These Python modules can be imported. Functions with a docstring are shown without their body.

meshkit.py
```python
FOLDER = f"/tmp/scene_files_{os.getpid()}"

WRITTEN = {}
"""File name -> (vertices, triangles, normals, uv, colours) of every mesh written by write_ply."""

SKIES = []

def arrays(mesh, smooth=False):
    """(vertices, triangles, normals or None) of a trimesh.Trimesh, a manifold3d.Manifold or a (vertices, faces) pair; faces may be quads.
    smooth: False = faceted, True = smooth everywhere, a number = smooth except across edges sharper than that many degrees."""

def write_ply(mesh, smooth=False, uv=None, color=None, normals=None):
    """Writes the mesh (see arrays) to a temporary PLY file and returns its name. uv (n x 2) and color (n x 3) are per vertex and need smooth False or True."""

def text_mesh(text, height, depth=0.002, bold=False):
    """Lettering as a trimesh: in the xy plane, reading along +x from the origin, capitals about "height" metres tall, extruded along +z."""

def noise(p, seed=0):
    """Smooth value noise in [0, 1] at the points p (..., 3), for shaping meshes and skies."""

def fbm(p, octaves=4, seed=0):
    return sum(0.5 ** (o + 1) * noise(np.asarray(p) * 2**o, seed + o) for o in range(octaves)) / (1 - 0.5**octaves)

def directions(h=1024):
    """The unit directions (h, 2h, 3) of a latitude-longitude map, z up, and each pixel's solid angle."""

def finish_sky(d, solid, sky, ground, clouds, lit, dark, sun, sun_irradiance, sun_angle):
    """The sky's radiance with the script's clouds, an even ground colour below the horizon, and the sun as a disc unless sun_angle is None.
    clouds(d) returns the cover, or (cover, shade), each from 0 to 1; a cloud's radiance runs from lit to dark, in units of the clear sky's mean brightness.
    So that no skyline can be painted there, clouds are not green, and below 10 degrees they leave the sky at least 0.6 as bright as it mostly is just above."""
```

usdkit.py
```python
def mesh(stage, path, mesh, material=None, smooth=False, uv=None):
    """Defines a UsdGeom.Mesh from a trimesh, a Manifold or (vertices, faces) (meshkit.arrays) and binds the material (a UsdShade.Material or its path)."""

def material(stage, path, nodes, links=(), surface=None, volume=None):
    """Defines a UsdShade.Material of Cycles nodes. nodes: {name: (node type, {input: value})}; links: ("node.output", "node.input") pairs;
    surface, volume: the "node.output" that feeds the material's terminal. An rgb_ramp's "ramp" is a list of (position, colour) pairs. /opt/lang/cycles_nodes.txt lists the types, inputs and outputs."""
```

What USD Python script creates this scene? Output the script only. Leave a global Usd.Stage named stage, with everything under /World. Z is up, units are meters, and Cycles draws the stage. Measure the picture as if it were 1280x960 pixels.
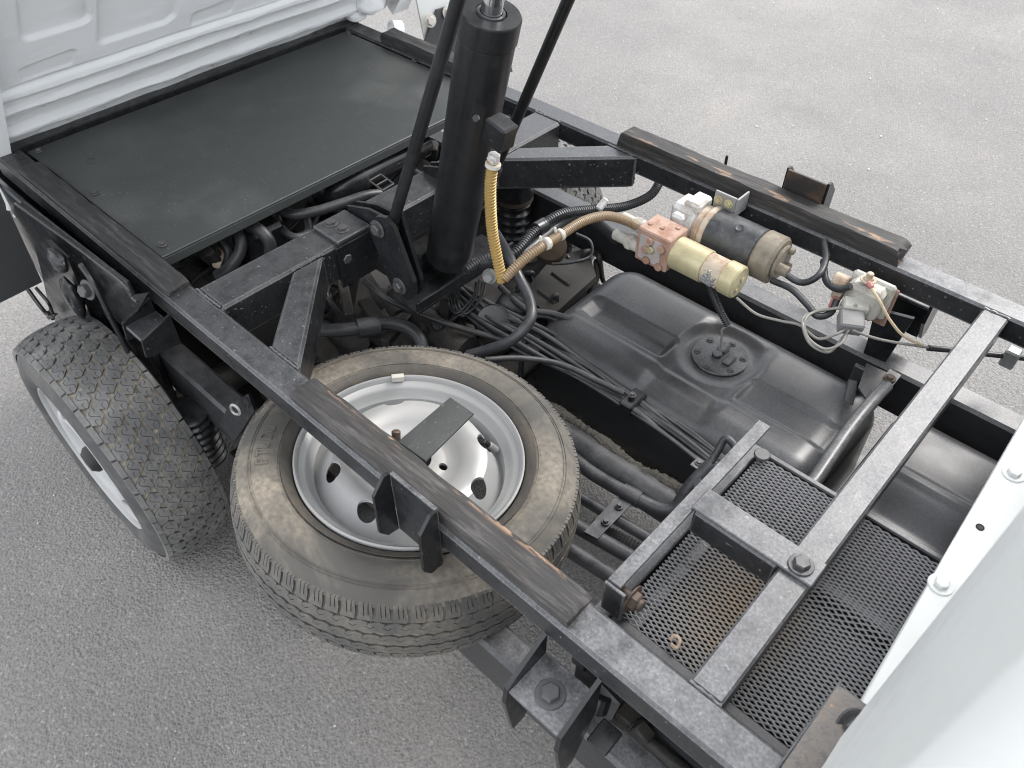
import math, random
import numpy as np
import trimesh, manifold3d as m3
from shapely.geometry import Polygon, LineString, Point, box as sbox
from shapely import affinity
from pxr import Usd, UsdGeom, UsdLux, UsdShade, Gf, Sdf
import usdkit, meshkit

# ------------------------------------------------------------------ stage, camera, sky, light, exposure
stage = Usd.Stage.CreateInMemory()
UsdGeom.SetStageUpAxis(stage, UsdGeom.Tokens.z)
UsdGeom.SetStageMetersPerUnit(stage, 1.0)
UsdGeom.Xform.Define(stage, '/World')
UsdGeom.Scope.Define(stage, '/World/Looks')
EXPOSURE = 1.78
cam = UsdGeom.Camera.Define(stage, '/World/camera')
R_ = (0.732848, 0.680390, 0.002128); U_ = (-0.489151, 0.524685, 0.696733); B_ = (0.472933, -0.511640, 0.717327)
cam.AddTransformOp().Set(Gf.Matrix4d(*R_, 0, *U_, 0, *B_, 0, 0, 0, 1.516, 1))
cam.CreateHorizontalApertureAttr(36.0); cam.CreateVerticalApertureAttr(27.0)
cam.CreateFocalLengthAttr(27.894)
cam.CreateClippingRangeAttr(Gf.Vec2f(0.01, 500))
cam.CreateFStopAttr(9.0); cam.CreateFocusDistanceAttr(1.30)
cam.CreateExposureAttr(EXPOSURE)

SUN_EL, SUN_AZ = math.radians(46), math.radians(12)     # azimuth = atan2(x, y)
SUN = (math.cos(SUN_EL) * math.sin(SUN_AZ), math.cos(SUN_EL) * math.cos(SUN_AZ), math.sin(SUN_EL))
sky_mat = usdkit.material(stage, '/World/Looks/sky', {
    "tc": ("texture_coordinate", {}),
    "sky": ("sky_texture", {"sky_type": "single_scattering", "sun_disc": False, "sun_elevation": SUN_EL, "sun_rotation": SUN_AZ}),
    "n": ("noise_texture", {"scale": 1.6, "detail": 5.0, "roughness": 0.55}),
    "r": ("rgb_ramp", {"ramp": [(0.30, (0.45, 0.45, 0.45)), (0.62, (0.93, 0.93, 0.93))]}),
    "sz": ("separate_xyz", {}), "el": ("map_range", {"from_min": 0.0, "from_max": 1.0, "to_min": 0.42, "to_max": 1.12, "clamp": True}),
    "cl": ("mix_color", {"blend_type": "multiply", "fac": 1.0, "b": (11.6, 11.7, 11.9), "use_clamp": False}),
    "m": ("mix_color", {"use_clamp": False}),
    "bg": ("background_shader", {"strength": 0.092})},
    [("tc.generated", "sky.vector"), ("tc.generated", "n.vector"), ("n.fac", "r.fac"), ("r.color", "m.fac"), ("sky.color", "m.a"), ("tc.generated", "sz.vector"), ("sz.z", "el.value"), ("el.result", "cl.a"), ("cl.result", "m.b"), ("m.result", "bg.color")],
    surface="bg.background")
dome = UsdLux.DomeLight.Define(stage, '/World/sky')
dome.GetPrim().SetCustomDataByKey('kind', 'structure')
UsdShade.MaterialBindingAPI.Apply(dome.GetPrim()).Bind(sky_mat)
sun = UsdLux.DistantLight.Define(stage, '/World/sun')
sun.CreateNormalizeAttr(True); sun.CreateIntensityAttr(0.33); sun.CreateAngleAttr(26.0); sun.CreateColorAttr(Gf.Vec3f(1, .965, .92))
z_ = Gf.Vec3d(*SUN); x_ = Gf.Cross(Gf.Vec3d(0, 0, 1), z_).GetNormalized(); y_ = Gf.Cross(z_, x_)
sun.AddTransformOp().Set(Gf.Matrix4d(*x_, 0, *y_, 0, *z_, 0, 0, 0, 5, 1))

rng = np.random.default_rng(7)

# ------------------------------------------------------------------ materials
def mat(name, nodes, links, surface="p.BSDF"):
    return usdkit.material(stage, '/World/Looks/' + name, nodes, links, surface=surface)

def paint(name, base, rough=0.45, dust=0.3, dustcol=(0.20, 0.19, 0.18), spec=0.5, scale=14.0, bump=0.12, metal=0.0, fleck=0.0, coat=0.0, fleckcol=(.45, .45, .45), road=None, upmin=0.04, lo=0.30, hi=0.70, edge=0.0):  # road: dust gain along x that paints the brighter light at the cab end
    """painted metal with settled dust on upward faces, blotchy gloss, small light flecks"""
    nodes = {
        "g": ("geometry", {}),
        "sn": ("separate_xyz", {}),
        "up": ("map_range", {"from_min": 0.15, "from_max": 0.95, "to_min": upmin, "to_max": 1.0, "clamp": True}),
        "n1": ("noise_texture", {"scale": scale, "detail": 6.0, "roughness": 0.62}),
        "r1": ("rgb_ramp", {"ramp": [(lo, (0, 0, 0)), (hi, (1, 1, 1))]}),
        "n2": ("noise_texture", {"scale": 260.0, "detail": 3.0, "roughness": 0.6}),
        "r2": ("rgb_ramp", {"ramp": [(0.35, (0.45, 0.45, 0.45)), (0.70, (1, 1, 1))]}),
        "m1": ("math", {"math_type": "multiply"}), "m2": ("math", {"math_type": "multiply"}),
        "m3": ("math", {"math_type": "multiply", "value2": dust}),
        "dm": ("mix_color", {"a": base, "b": dustcol}),
        "n3": ("noise_texture", {"scale": 170.0, "detail": 1.0}),
        "r3": ("rgb_ramp", {"ramp": [(0.70, (0, 0, 0)), (0.76, (1, 1, 1))]}),
        "m4": ("math", {"math_type": "multiply", "value2": fleck}),
        "fm": ("mix_color", {"b": fleckcol}),
        "rr": ("map_range", {"from_min": 0.3, "from_max": 0.7, "to_min": max(rough - .09, .08), "to_max": min(rough + .16, 1.0), "clamp": True}),
        "b": ("bump", {"strength": bump, "distance": 0.0012}),
        "p": ("principled_bsdf", {"metallic": metal, "specular_ior_level": spec, "coat_weight": coat, "coat_roughness": 0.12})}
    links = [("g.normal", "sn.vector"), ("sn.z", "up.value"), ("g.position", "n1.vector"), ("g.position", "n2.vector"), ("g.position", "n3.vector"),
             ("n1.fac", "r1.fac"), ("n2.fac", "r2.fac"), ("r1.color", "m1.value1"), ("r2.color", "m1.value2"), ("m1.value", "m2.value1"), ("up.result", "m2.value2"),
             ("m2.value", "m3.value1"), ("m3.value", "dm.fac"), ("n3.fac", "r3.fac"), ("r3.color", "m4.value1"), ("m4.value", "fm.fac"), ("dm.result", "fm.a"),
             ("fm.result", "p.base_color"), ("n1.fac", "rr.value"), ("rr.result", "p.roughness"), ("n2.fac", "b.height"), ("b.normal", "p.normal")]
    if edge:      # rubbed edges, lightened to paint in the bright chamfer highlights
        nodes["bv"] = ("bevel", {"samples": 6, "radius": 0.0045}); nodes["dp"] = ("vector_math", {"math_type": "dot_product"})
        nodes["er"] = ("map_range", {"from_min": 0.995, "from_max": 0.90, "to_min": 0.0, "to_max": edge, "clamp": True})
        nodes["en"] = ("math", {"math_type": "multiply", "use_clamp": True}); nodes["em"] = ("mix_color", {"b": (0.20, 0.20, 0.205)})
        links = [l for l in links if l != ("fm.result", "p.base_color")] + [("bv.bevel", "dp.vector1"), ("g.normal", "dp.vector2"), ("dp.value", "er.value"), ("er.result", "en.value1"), ("r2.color", "en.value2"),
                 ("en.value", "em.fac"), ("fm.result", "em.a"), ("em.result", "p.base_color")]
    if road:      # dust made paler towards the cab end, painting in the light gradient
        nodes["sx"] = ("separate_xyz", {}); nodes["xr"] = ("map_range", {"from_min": -1.25, "from_max": -0.1, "to_min": road[0], "to_max": road[1], "clamp": True}); nodes["m5"] = ("math", {"math_type": "multiply", "use_clamp": True})
        links = [l for l in links if l != ("m3.value", "dm.fac")] + [("g.position", "sx.vector"), ("sx.x", "xr.value"), ("m3.value", "m5.value1"), ("xr.result", "m5.value2"), ("m5.value", "dm.fac")]
    return mat(name, nodes, links)

M = {}
M['frame'] = paint('black_frame_paint', (0.0075, 0.0078, 0.0085), 0.31, 0.85, (0.25, 0.25, 0.26), fleck=0.30, road=(.12, 1.2), spec=.5, edge=.75, scale=30, lo=.15, hi=.75)
M['cover'] = paint('black_cover_paint', (0.029, 0.0315, 0.0305), 0.40, 0.50, (0.13, 0.133, 0.13), scale=4.2, fleck=0.14, lo=.48, hi=.75)
M['chassis'] = paint('chassis_paint', (0.009, 0.0093, 0.010), 0.32, 0.75, (0.25, 0.25, 0.255), scale=8, road=(.25, 1.3), spec=.5)
M['tank'] = paint('tank_paint', (0.010, 0.0103, 0.011), 0.33, 0.38, (0.20, 0.20, 0.205), scale=2.5, bump=.015, road=(.2, 1.8), spec=.55)
M['gloss'] = paint('gloss_black_paint', (0.005, 0.0053, 0.006), 0.24, 0.15, (0.12, 0.12, 0.12), scale=20, fleck=.10, bump=.05, spec=.45)
M['cylinder'] = paint('cylinder_paint', (0.006, 0.0063, 0.007), 0.30, 0.40, (0.10, 0.10, 0.10), scale=11, bump=.05, spec=.45, upmin=.5, lo=.56, hi=.76)
M['hose'] = paint('hose_rubber', (0.013, 0.0135, 0.015), 0.40, 0.5, (0.15, 0.15, 0.155), scale=30, spec=.45)
M['grime'] = paint('grimy_casting', (0.014, 0.0135, 0.013), 0.50, 0.6, (0.085, 0.075, 0.062), scale=24, bump=.6, spec=.3)
M['bolt'] = paint('bolt_steel', (0.06, 0.06, 0.062), 0.38, 0.30, (0.16, 0.15, 0.14), scale=60, metal=.4)
M['rustyblack'] = paint('rusty_black_paint', (0.014, 0.013, 0.012), 0.45, 1.0, (0.14, 0.07, 0.035), scale=26, upmin=.7, lo=.46, hi=.72)
M['rustbolt'] = paint('rusty_bolt_steel', (0.055, 0.042, 0.034), 0.5, 0.6, (0.16, 0.09, 0.05), scale=90, metal=.2, upmin=.5, lo=.42, hi=.62)
M['weld'] = paint('weld_bead', (0.05, 0.05, 0.05), 0.45, 0.6, (0.3, 0.3, 0.3), scale=90, metal=.3)
M['chrome'] = mat('chrome_rod', {"p": ("principled_bsdf", {"base_color": (0.72, 0.74, 0.76), "metallic": 1.0, "roughness": 0.13})}, [])
M['silver'] = paint('silver_wheel_paint', (0.285, 0.287, 0.288), 0.45, 0.5, (0.34, 0.32, 0.28), scale=16, metal=.25, bump=.05, spec=.4)
M['white'] = paint('white_body_paint', (0.52, 0.532, 0.520), 0.30, 0.55, (0.40, 0.415, 0.38), scale=2.6, bump=.0, upmin=.85, lo=.45, hi=.72)
M['underbed'] = paint('bed_underside_paint', (0.66, 0.672, 0.678), 0.36, 0.0, (0.45, 0.43, 0.4), scale=8, bump=.06, fleck=.25, fleckcol=(.75, .75, .75))
M['rubberflap'] = paint('flap_rubber', (0.030, 0.031, 0.032), 0.60, 0.4, (0.12, 0.115, 0.11), scale=12)
M['zinc'] = paint('yellow_zinc', (0.43, 0.385, 0.235), 0.38, 0.8, (0.22, 0.16, 0.10), scale=34, metal=.4, upmin=.7, lo=.47, hi=.70)
M['alu'] = paint('dirty_aluminium', (0.52, 0.52, 0.51), 0.5, 0.85, (0.25, 0.19, 0.14), scale=36, metal=.3, bump=.3, upmin=.7, lo=.47, hi=.64)
M['motor'] = paint('motor_black_steel', (0.026, 0.028, 0.031), 0.40, 0.8, (0.17, 0.165, 0.155), scale=30, metal=.1, bump=.2, upmin=.6, lo=.42, hi=.75)
M['motorend'] = paint('motor_end_casting', (0.20, 0.175, 0.135), 0.45, 0.85, (0.09, 0.065, 0.045), scale=34, metal=.2, bump=.3, upmin=.7, lo=.47, hi=.64)
M['rusttan'] = paint('rusty_tan_steel', (0.42, 0.35, 0.27), 0.55, 0.9, (0.20, 0.10, 0.05), scale=34, bump=.3, upmin=.8, lo=.46, hi=.60)
M['copper'] = paint('rusted_block', (0.33, 0.215, 0.165), 0.62, 0.9, (0.19, 0.085, 0.045), scale=38, bump=.4, upmin=.8, lo=.46, hi=.60)
M['blockface'] = paint('worn_block_face', (0.416, 0.400, 0.384), 0.45, 0.5, (0.40, 0.22, 0.14), scale=40, metal=.3, upmin=.75)
M['bracketsteel'] = paint('zinc_plated_steel', (0.272, 0.280, 0.280), 0.42, 0.5, (0.25, 0.21, 0.16), scale=40, metal=.5, upmin=.75)
M['baresteel'] = paint('scuffed_bare_steel', (0.075, 0.075, 0.078), 0.34, 0.7, (0.20, 0.16, 0.12), scale=50, metal=.4, fleck=.6, fleckcol=(.30, .16, .08))
M['tanhose'] = paint('tan_hose', (0.17, 0.115, 0.065), 0.40, 0.6, (0.32, 0.26, 0.18), scale=40)
M['yellowhose'] = paint('yellow_hose', (0.25, 0.155, 0.04), 0.42, 0.3, (0.45, 0.34, 0.17), scale=40)
M['wire_ochre'] = paint('hose_guard_spring', (0.31, 0.21, 0.075), 0.38, 0.3, (0.5, 0.4, 0.22), scale=40, metal=.3)
M['tie'] = paint('pale_cable_tie', (0.42, 0.40, 0.36), 0.5, 0.6, (0.30, 0.26, 0.2), scale=60)
M['relay'] = paint('relay_casing', (0.40, 0.39, 0.35), 0.45, 0.9, (0.17, 0.125, 0.085), scale=34, bump=.2, upmin=.7, lo=.47, hi=.66)
M['greyplug'] = paint('grey_plug', (0.16, 0.16, 0.16), 0.5, 0.5, (0.3, 0.28, 0.25), scale=60)
M['red'] = paint('red_sleeve', (0.36, 0.13, 0.115), 0.5, 0.5, (0.4, 0.3, 0.27), scale=60)
M['greywire'] = paint('grey_wire', (0.20, 0.19, 0.175), 0.5, 0.4, (0.3, 0.28, 0.24), scale=60)
M['tanwire'] = paint('tan_wire', (0.52, 0.42, 0.28), 0.5, 0.3, (0.4, 0.35, 0.3), scale=60)
M['insul'] = paint('fuzzy_insulation', (0.05, 0.047, 0.042), 0.95, 0.8, (0.095, 0.088, 0.078), scale=120, bump=1.0, spec=.1)
M['core'] = paint('dark_core', (0.006, 0.006, 0.006), 0.8, 0.25, (0.03, 0.025, 0.02), spec=.15)
M['rustcore'] = paint('rusty_core', (0.045, 0.033, 0.024), 0.8, 0.8, (0.11, 0.075, 0.05), scale=40, spec=.2)

# mesh strands: grey paint with a brown rust-dust stain in one patch
M['strand'] = mat('grille_strand', {
    "g": ("geometry", {}), "n": ("noise_texture", {"scale": 45.0, "detail": 4.0}),
    "s": ("math", {"math_type": "subtract"}),
    "d": ("mapping", {"location": (0.125 * 11, -0.56 * 8, -0.6 * 8), "scale": (11, 8, 8)}),
    "gr": ("gradient_texture", {"gradient_type": "spherical"}),
    "mm": ("math", {"math_type": "multiply", "value2": 1.9}), "mc": ("math", {"math_type": "multiply", "use_clamp": True}),
    "c": ("mix_color", {"a": (0.22, 0.22, 0.225), "b": (0.30, 0.235, 0.17)}),
    "p": ("principled_bsdf", {"roughness": 0.5, "metallic": 0.1})},
    [("g.position", "d.vector"), ("d.vector", "gr.vector"), ("gr.fac", "mm.value1"), ("g.position", "n.vector"), ("mm.value", "mc.value1"), ("n.fac", "mc.value2"),
     ("mc.value", "c.fac"), ("c.result", "p.base_color")])

def tyre_mat(name, base, dusty, amount, scale, lo=.42, hi=.62, rough=.62):
    return mat(name, {
        "g": ("geometry", {}),
        "n1": ("noise_texture", {"scale": scale, "detail": 7.0, "roughness": 0.6, "distortion": 0.6}),
        "r1": ("rgb_ramp", {"ramp": [(lo, (0, 0, 0)), (hi, (1, 1, 1))]}),
        "n2": ("noise_texture", {"scale": 130.0, "detail": 4.0}),
        "r2": ("rgb_ramp", {"ramp": [(0.3, (0.35, 0.35, 0.35)), (0.7, (1, 1, 1))]}),
        "m1": ("math", {"math_type": "multiply"}), "m2": ("math", {"math_type": "multiply", "value2": amount}),
        "c": ("mix_color", {"a": base, "b": dusty}),
        "b": ("bump", {"strength": 0.25, "distance": 0.0012}),
        "p": ("principled_bsdf", {"roughness": rough, "specular_ior_level": 0.4})},
        [("g.position", "n1.vector"), ("g.position", "n2.vector"), ("n1.fac", "r1.fac"), ("n2.fac", "r2.fac"), ("r1.color", "m1.value1"), ("r2.color", "m1.value2"),
         ("m1.value", "m2.value1"), ("m2.value", "c.fac"), ("c.result", "p.base_color"), ("n2.fac", "b.height"), ("b.normal", "p.normal")])
M['tread'] = tyre_mat('tread_rubber', (0.072, 0.072, 0.071), (0.155, 0.152, 0.144), 0.85, 16)
M['treadbase'] = tyre_mat('dusty_tread_groove', (0.11, 0.10, 0.085), (0.30, 0.27, 0.215), 0.95, 22, .32, .58, .9)
M['sidewall'] = tyre_mat('road_tyre_sidewall', (0.028, 0.028, 0.029), (0.085, 0.08, 0.072), 0.6, 14)
M['sparewall'] = tyre_mat('dusty_spare_sidewall', (0.058, 0.055, 0.050), (0.235, 0.203, 0.160), 0.95, 6.5, .40, .66, .75)
M['sparewet'] = tyre_mat('dark_bead_rubber', (0.045, 0.041, 0.036), (0.12, 0.10, 0.075), 0.6, 12)
M['sparetread'] = tyre_mat('spare_tread_rubber', (0.050, 0.049, 0.047), (0.13, 0.115, 0.095), 0.8, 12)

def wood(name, base, raw, yedge, w, amount):
    return mat(name, {
        "g": ("geometry", {}),
        "mp": ("mapping", {"scale": (13.0, 150.0, 150.0)}),
        "n1": ("noise_texture", {"scale": 1.0, "detail": 7.0, "roughness": 0.65, "distortion": 0.5}),
        "r0": ("rgb_ramp", {"ramp": [(0.30, tuple(.45 * c for c in base)), (0.52, base), (0.70, tuple(min(2.6 * c, 1) for c in base))]}),
        "mp2": ("mapping", {"scale": (17.0, 75.0, 75.0)}),
        "n2": ("noise_texture", {"scale": 1.0, "detail": 5.0, "roughness": 0.6}),
        "r2": ("rgb_ramp", {"ramp": [(0.55, (0, 0, 0)), (0.62, (1, 1, 1))]}),
        "s": ("separate_xyz", {}),
        "yy": ("math", {"math_type": "subtract", "value2": yedge}), "ya": ("math", {"math_type": "absolute"}),
        "ed": ("map_range", {"from_min": 0.0, "from_max": w, "to_min": amount, "to_max": 0.02, "clamp": True}),
        "m": ("math", {"math_type": "multiply", "use_clamp": True}),
        "c": ("mix_color", {"b": raw}),
        "b": ("bump", {"strength": 0.7, "distance": 0.0025}),
        "p": ("principled_bsdf", {"roughness": 0.62, "specular_ior_level": 0.4})},
        [("g.position", "mp.vector"), ("mp.vector", "n1.vector"), ("n1.fac", "r0.fac"), ("g.position", "mp2.vector"), ("mp2.vector", "n2.vector"), ("n2.fac", "r2.fac"),
         ("g.position", "s.vector"), ("s.y", "yy.value1"), ("yy.value", "ya.value1"), ("ya.value", "ed.value"), ("ed.result", "m.value1"), ("r2.color", "m.value2"),
         ("m.value", "c.fac"), ("r0.color", "c.a"), ("c.result", "p.base_color"), ("n1.fac", "b.height"), ("b.normal", "p.normal")])
M['wood1'] = wood('worn_pad_wood', (0.036, 0.034, 0.033), (0.44, 0.27, 0.16), 0.4005, 0.0075, .9)
M['wood2'] = wood('far_pad_wood', (0.023, 0.021, 0.020), (0.36, 0.22, 0.13), 1.270, 0.011, .8)
M['wood3'] = wood('black_pad_wood', (0.022, 0.022, 0.022), (0.10, 0.09, 0.08), 0.40, 0.03, .5)

M['asphalt'] = mat('worn_asphalt', {
    "g": ("geometry", {}),
    "nl": ("noise_texture", {"scale": 0.9, "detail": 6.0, "roughness": 0.6}),
    "rl": ("rgb_ramp", {"ramp": [(0.30, (0.150, 0.145, 0.141)), (0.52, (0.180, 0.173, 0.166)), (0.72, (0.220, 0.210, 0.199))]}),
    "nm": ("noise_texture", {"scale": 130.0, "detail": 6.0, "roughness": 0.75}),
    "rm": ("rgb_ramp", {"ramp": [(0.28, (0.58, 0.58, 0.58)), (0.5, (0.97, 0.97, 0.97)), (0.72, (1.32, 1.32, 1.29))]}),
    "mu": ("mix_color", {"blend_type": "multiply", "fac": 1.0, "use_clamp": False}),
    "v": ("voronoi_texture", {"scale": 165.0, "randomness": 1.0}),
    "rv": ("rgb_ramp", {"ramp": [(0.0, (1, 1, 1)), (0.45, (0.35, 0.35, 0.35)), (0.8, (0, 0, 0))]}),
    "vs": ("separate_color", {}),
    "rs": ("rgb_ramp", {"ramp": [(0.93, (0, 0, 0)), (0.96, (1, 1, 1))]}),
    "sm": ("math", {"math_type": "multiply"}), "sk": ("math", {"math_type": "multiply", "value2": 0.42}),
    "ml": ("mix_color", {"b": (0.50, 0.49, 0.46)}),
    "rd": ("rgb_ramp", {"ramp": [(0.05, (1, 1, 1)), (0.10, (0, 0, 0))]}),
    "dk": ("math", {"math_type": "multiply", "value2": 0.22}),
    "md": ("mix_color", {"b": (0.05, 0.05, 0.05)}),
    "ns": ("noise_texture", {"scale": 3.1, "detail": 5.0, "roughness": 0.7, "distortion": 0.4}),
    "rs2": ("rgb_ramp", {"ramp": [(0.28, (0.90, 0.90, 0.90)), (0.46, (1, 1, 1)), (0.56, (1, 1, 1)), (0.74, (1.10, 1.09, 1.07))]}),
    "ms": ("mix_color", {"blend_type": "multiply", "fac": 1.0, "use_clamp": False}),
    "ha": ("math", {"math_type": "multiply_add", "value2": 1.0}),
    "hs": ("math", {"math_type": "multiply", "value2": 1.1}),
    "b": ("bump", {"strength": 0.75, "distance": 0.0042}),
    "p": ("principled_bsdf", {"roughness": 0.82, "specular_ior_level": 0.35})},
    [("g.position", "nl.vector"), ("g.position", "nm.vector"), ("g.position", "v.vector"), ("nl.fac", "rl.fac"), ("nm.fac", "rm.fac"), ("rl.color", "mu.a"), ("rm.color", "mu.b"),
     ("v.color", "vs.color"), ("vs.r", "rs.fac"), ("v.distance", "rv.fac"), ("rs.color", "sm.value1"), ("rv.color", "sm.value2"), ("sm.value", "sk.value1"), ("sk.value", "ml.fac"), ("mu.result", "ml.a"),
     ("vs.g", "rd.fac"), ("rd.color", "dk.value1"), ("dk.value", "md.fac"), ("ml.result", "md.a"), ("g.position", "ns.vector"), ("ns.fac", "rs2.fac"), ("md.result", "ms.a"), ("rs2.color", "ms.b"), ("ms.result", "p.base_color"),
     ("rv.color", "hs.value1"), ("nm.fac", "ha.value1"), ("hs.value", "ha.value3"), ("ha.value", "b.height"), ("b.normal", "p.normal")])

M['grit'] = paint('pale_grit', (0.52, 0.50, 0.46), 0.8, 0.5, (0.22, 0.21, 0.20), scale=8)

# ------------------------------------------------------------------ mesh helpers
A = np.array
def tm(man):
    m = man.to_mesh(); return trimesh.Trimesh(m.vert_properties[:, :3], m.tri_verts, process=True)
def hull(pts):
    return tm(m3.Manifold.hull_points(np.ascontiguousarray(pts, dtype=float)))
def cat(*ms):
    return trimesh.util.concatenate([m for m in ms if m is not None])
def bx(lo, hi, c=0.003):
    lo, hi = np.minimum(lo, hi).astype(float), np.maximum(lo, hi).astype(float)
    c = min(c, 0.45 * float((hi - lo).min())); P = []
    for k in range(3):
        a, b = lo + c, hi - c; a[k], b[k] = lo[k], hi[k]
        P += [(x, y, z) for x in (a[0], b[0]) for y in (a[1], b[1]) for z in (a[2], b[2])]
    return hull(P)
def xf(m, X, Y, Z, o):
    T = np.eye(4); T[:3, 0], T[:3, 1], T[:3, 2], T[:3, 3] = X, Y, Z, o
    m = m.copy(); m.apply_transform(T); return m
def basis(d, hint=(0, 0, 1)):
    d = A(d, float); d /= np.linalg.norm(d); h = A(hint, float)
    if abs(d @ h) > .97: h = A((1., 0, 0))
    x = np.cross(h, d); x /= np.linalg.norm(x); return x, np.cross(d, x), d
def bar(p, q, w, h, c=0.003, hint=(0, 0, 1)):
    """a bevelled bar from p to q, w across, h along the hint direction"""
    p, q = A(p, float), A(q, float); X, Y, D = basis(q - p, hint); L = np.linalg.norm(q - p)
    return xf(bx((-w / 2, -h / 2, 0), (w / 2, h / 2, L), c), X, Y, D, p)
def prism(poly, z0, z1, c=0.003):
    P = Polygon(poly); I = P.buffer(-c, join_style=2)
    a, b = A(P.exterior.coords)[:-1], A(I.exterior.coords)[:-1]
    pts = [(*t, z) for z in (z0 + c, z1 - c) for t in a] + [(*t, z) for z in (z0, z1) for t in b]
    return hull(pts)
def plate(pts, thick, nrm, c=0.0):
    """a flat polygon plate through the 3-D points pts, thick along nrm (any outline)"""
    pts = A(pts, float); X, Y, D = basis(nrm); o = pts[0]
    q = np.c_[(pts - o) @ X, (pts - o) @ Y]
    m = trimesh.creation.extrude_polygon(Polygon(q).buffer(0), thick, engine='earcut')
    return xf(m, X, Y, D, o - D * thick / 2)
def smooth_path(P, n=8):
    P = A(P, float)
    if len(P) < 3: return P
    Q = np.vstack([2 * P[0] - P[1], P, 2 * P[-1] - P[-2]]); out = []
    for i in range(1, len(Q) - 2):
        a, b, c, d = Q[i - 1:i + 3]
        for t in np.linspace(0, 1, n, endpoint=False):
            out.append(.5 * (2 * b + (c - a) * t + (2 * a - 5 * b + 4 * c - d) * t * t + (3 * b - a - 3 * c + d) * t ** 3))
    return A(out + [P[-1]])
def frames(P):
    T = np.gradient(P, axis=0); T /= np.linalg.norm(T, axis=1)[:, None]
    X = [basis(T[0])[0]]
    for i in range(1, len(P)):
        x = X[-1] - T[i] * (X[-1] @ T[i]); X.append(x / np.linalg.norm(x))
    X = A(X); return T, X, np.cross(T, X)
def tube(P, r, n=10, k=8, raw=False):
    P = A(P, float) if raw else smooth_path(P, k)
    T, X, Y = frames(P); a = np.linspace(0, 2 * np.pi, n, endpoint=False)
    rr = np.broadcast_to(r, len(P))
    V = (P[:, None] + rr[:, None, None] * (np.cos(a)[None, :, None] * X[:, None] + np.sin(a)[None, :, None] * Y[:, None])).reshape(-1, 3)
    F = []
    for i in range(len(P) - 1):
        for j in range(n):
            b, c = i * n + j, i * n + (j + 1) % n; F += [(b, c, c + n), (b, c + n, b + n)]
    F += [(0, (j + 1) % n, j) for j in range(1, n - 1)] and [(0, j + 1, j) for j in range(1, n - 1)]
    e = (len(P) - 1) * n; F += [(e, e + j, e + j + 1) for j in range(1, n - 1)]
    return trimesh.Trimesh(V, F, process=False)
def ribbed(P, r, pitch=0.005, depth=0.0012, n=10):
    """a corrugated tube"""
    P = smooth_path(P, 12); s = np.r_[0, np.cumsum(np.linalg.norm(np.diff(P, axis=0), axis=1))]
    m = max(int(s[-1] / pitch * 4), 8); t = np.linspace(0, s[-1], m)
    Q = np.c_[[np.interp(t, s, P[:, k]) for k in range(3)]].T
    return tube(Q, r + depth * np.sign(np.sin(2 * np.pi * t / pitch + .01)), n, raw=True)
def coil(P, r, pitch, wire, n=5):
    P = smooth_path(P, 12); s = np.r_[0, np.cumsum(np.linalg.norm(np.diff(P, axis=0), axis=1))]
    m = int(s[-1] / pitch * 14); t = np.linspace(0, s[-1], m)
    Q = np.c_[[np.interp(t, s, P[:, k]) for k in range(3)]].T
    T, X, Y = frames(Q); a = 2 * np.pi * t / pitch
    return tube(Q + r * (np.cos(a)[:, None] * X + np.sin(a)[:, None] * Y), wire, n, raw=True)
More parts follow.
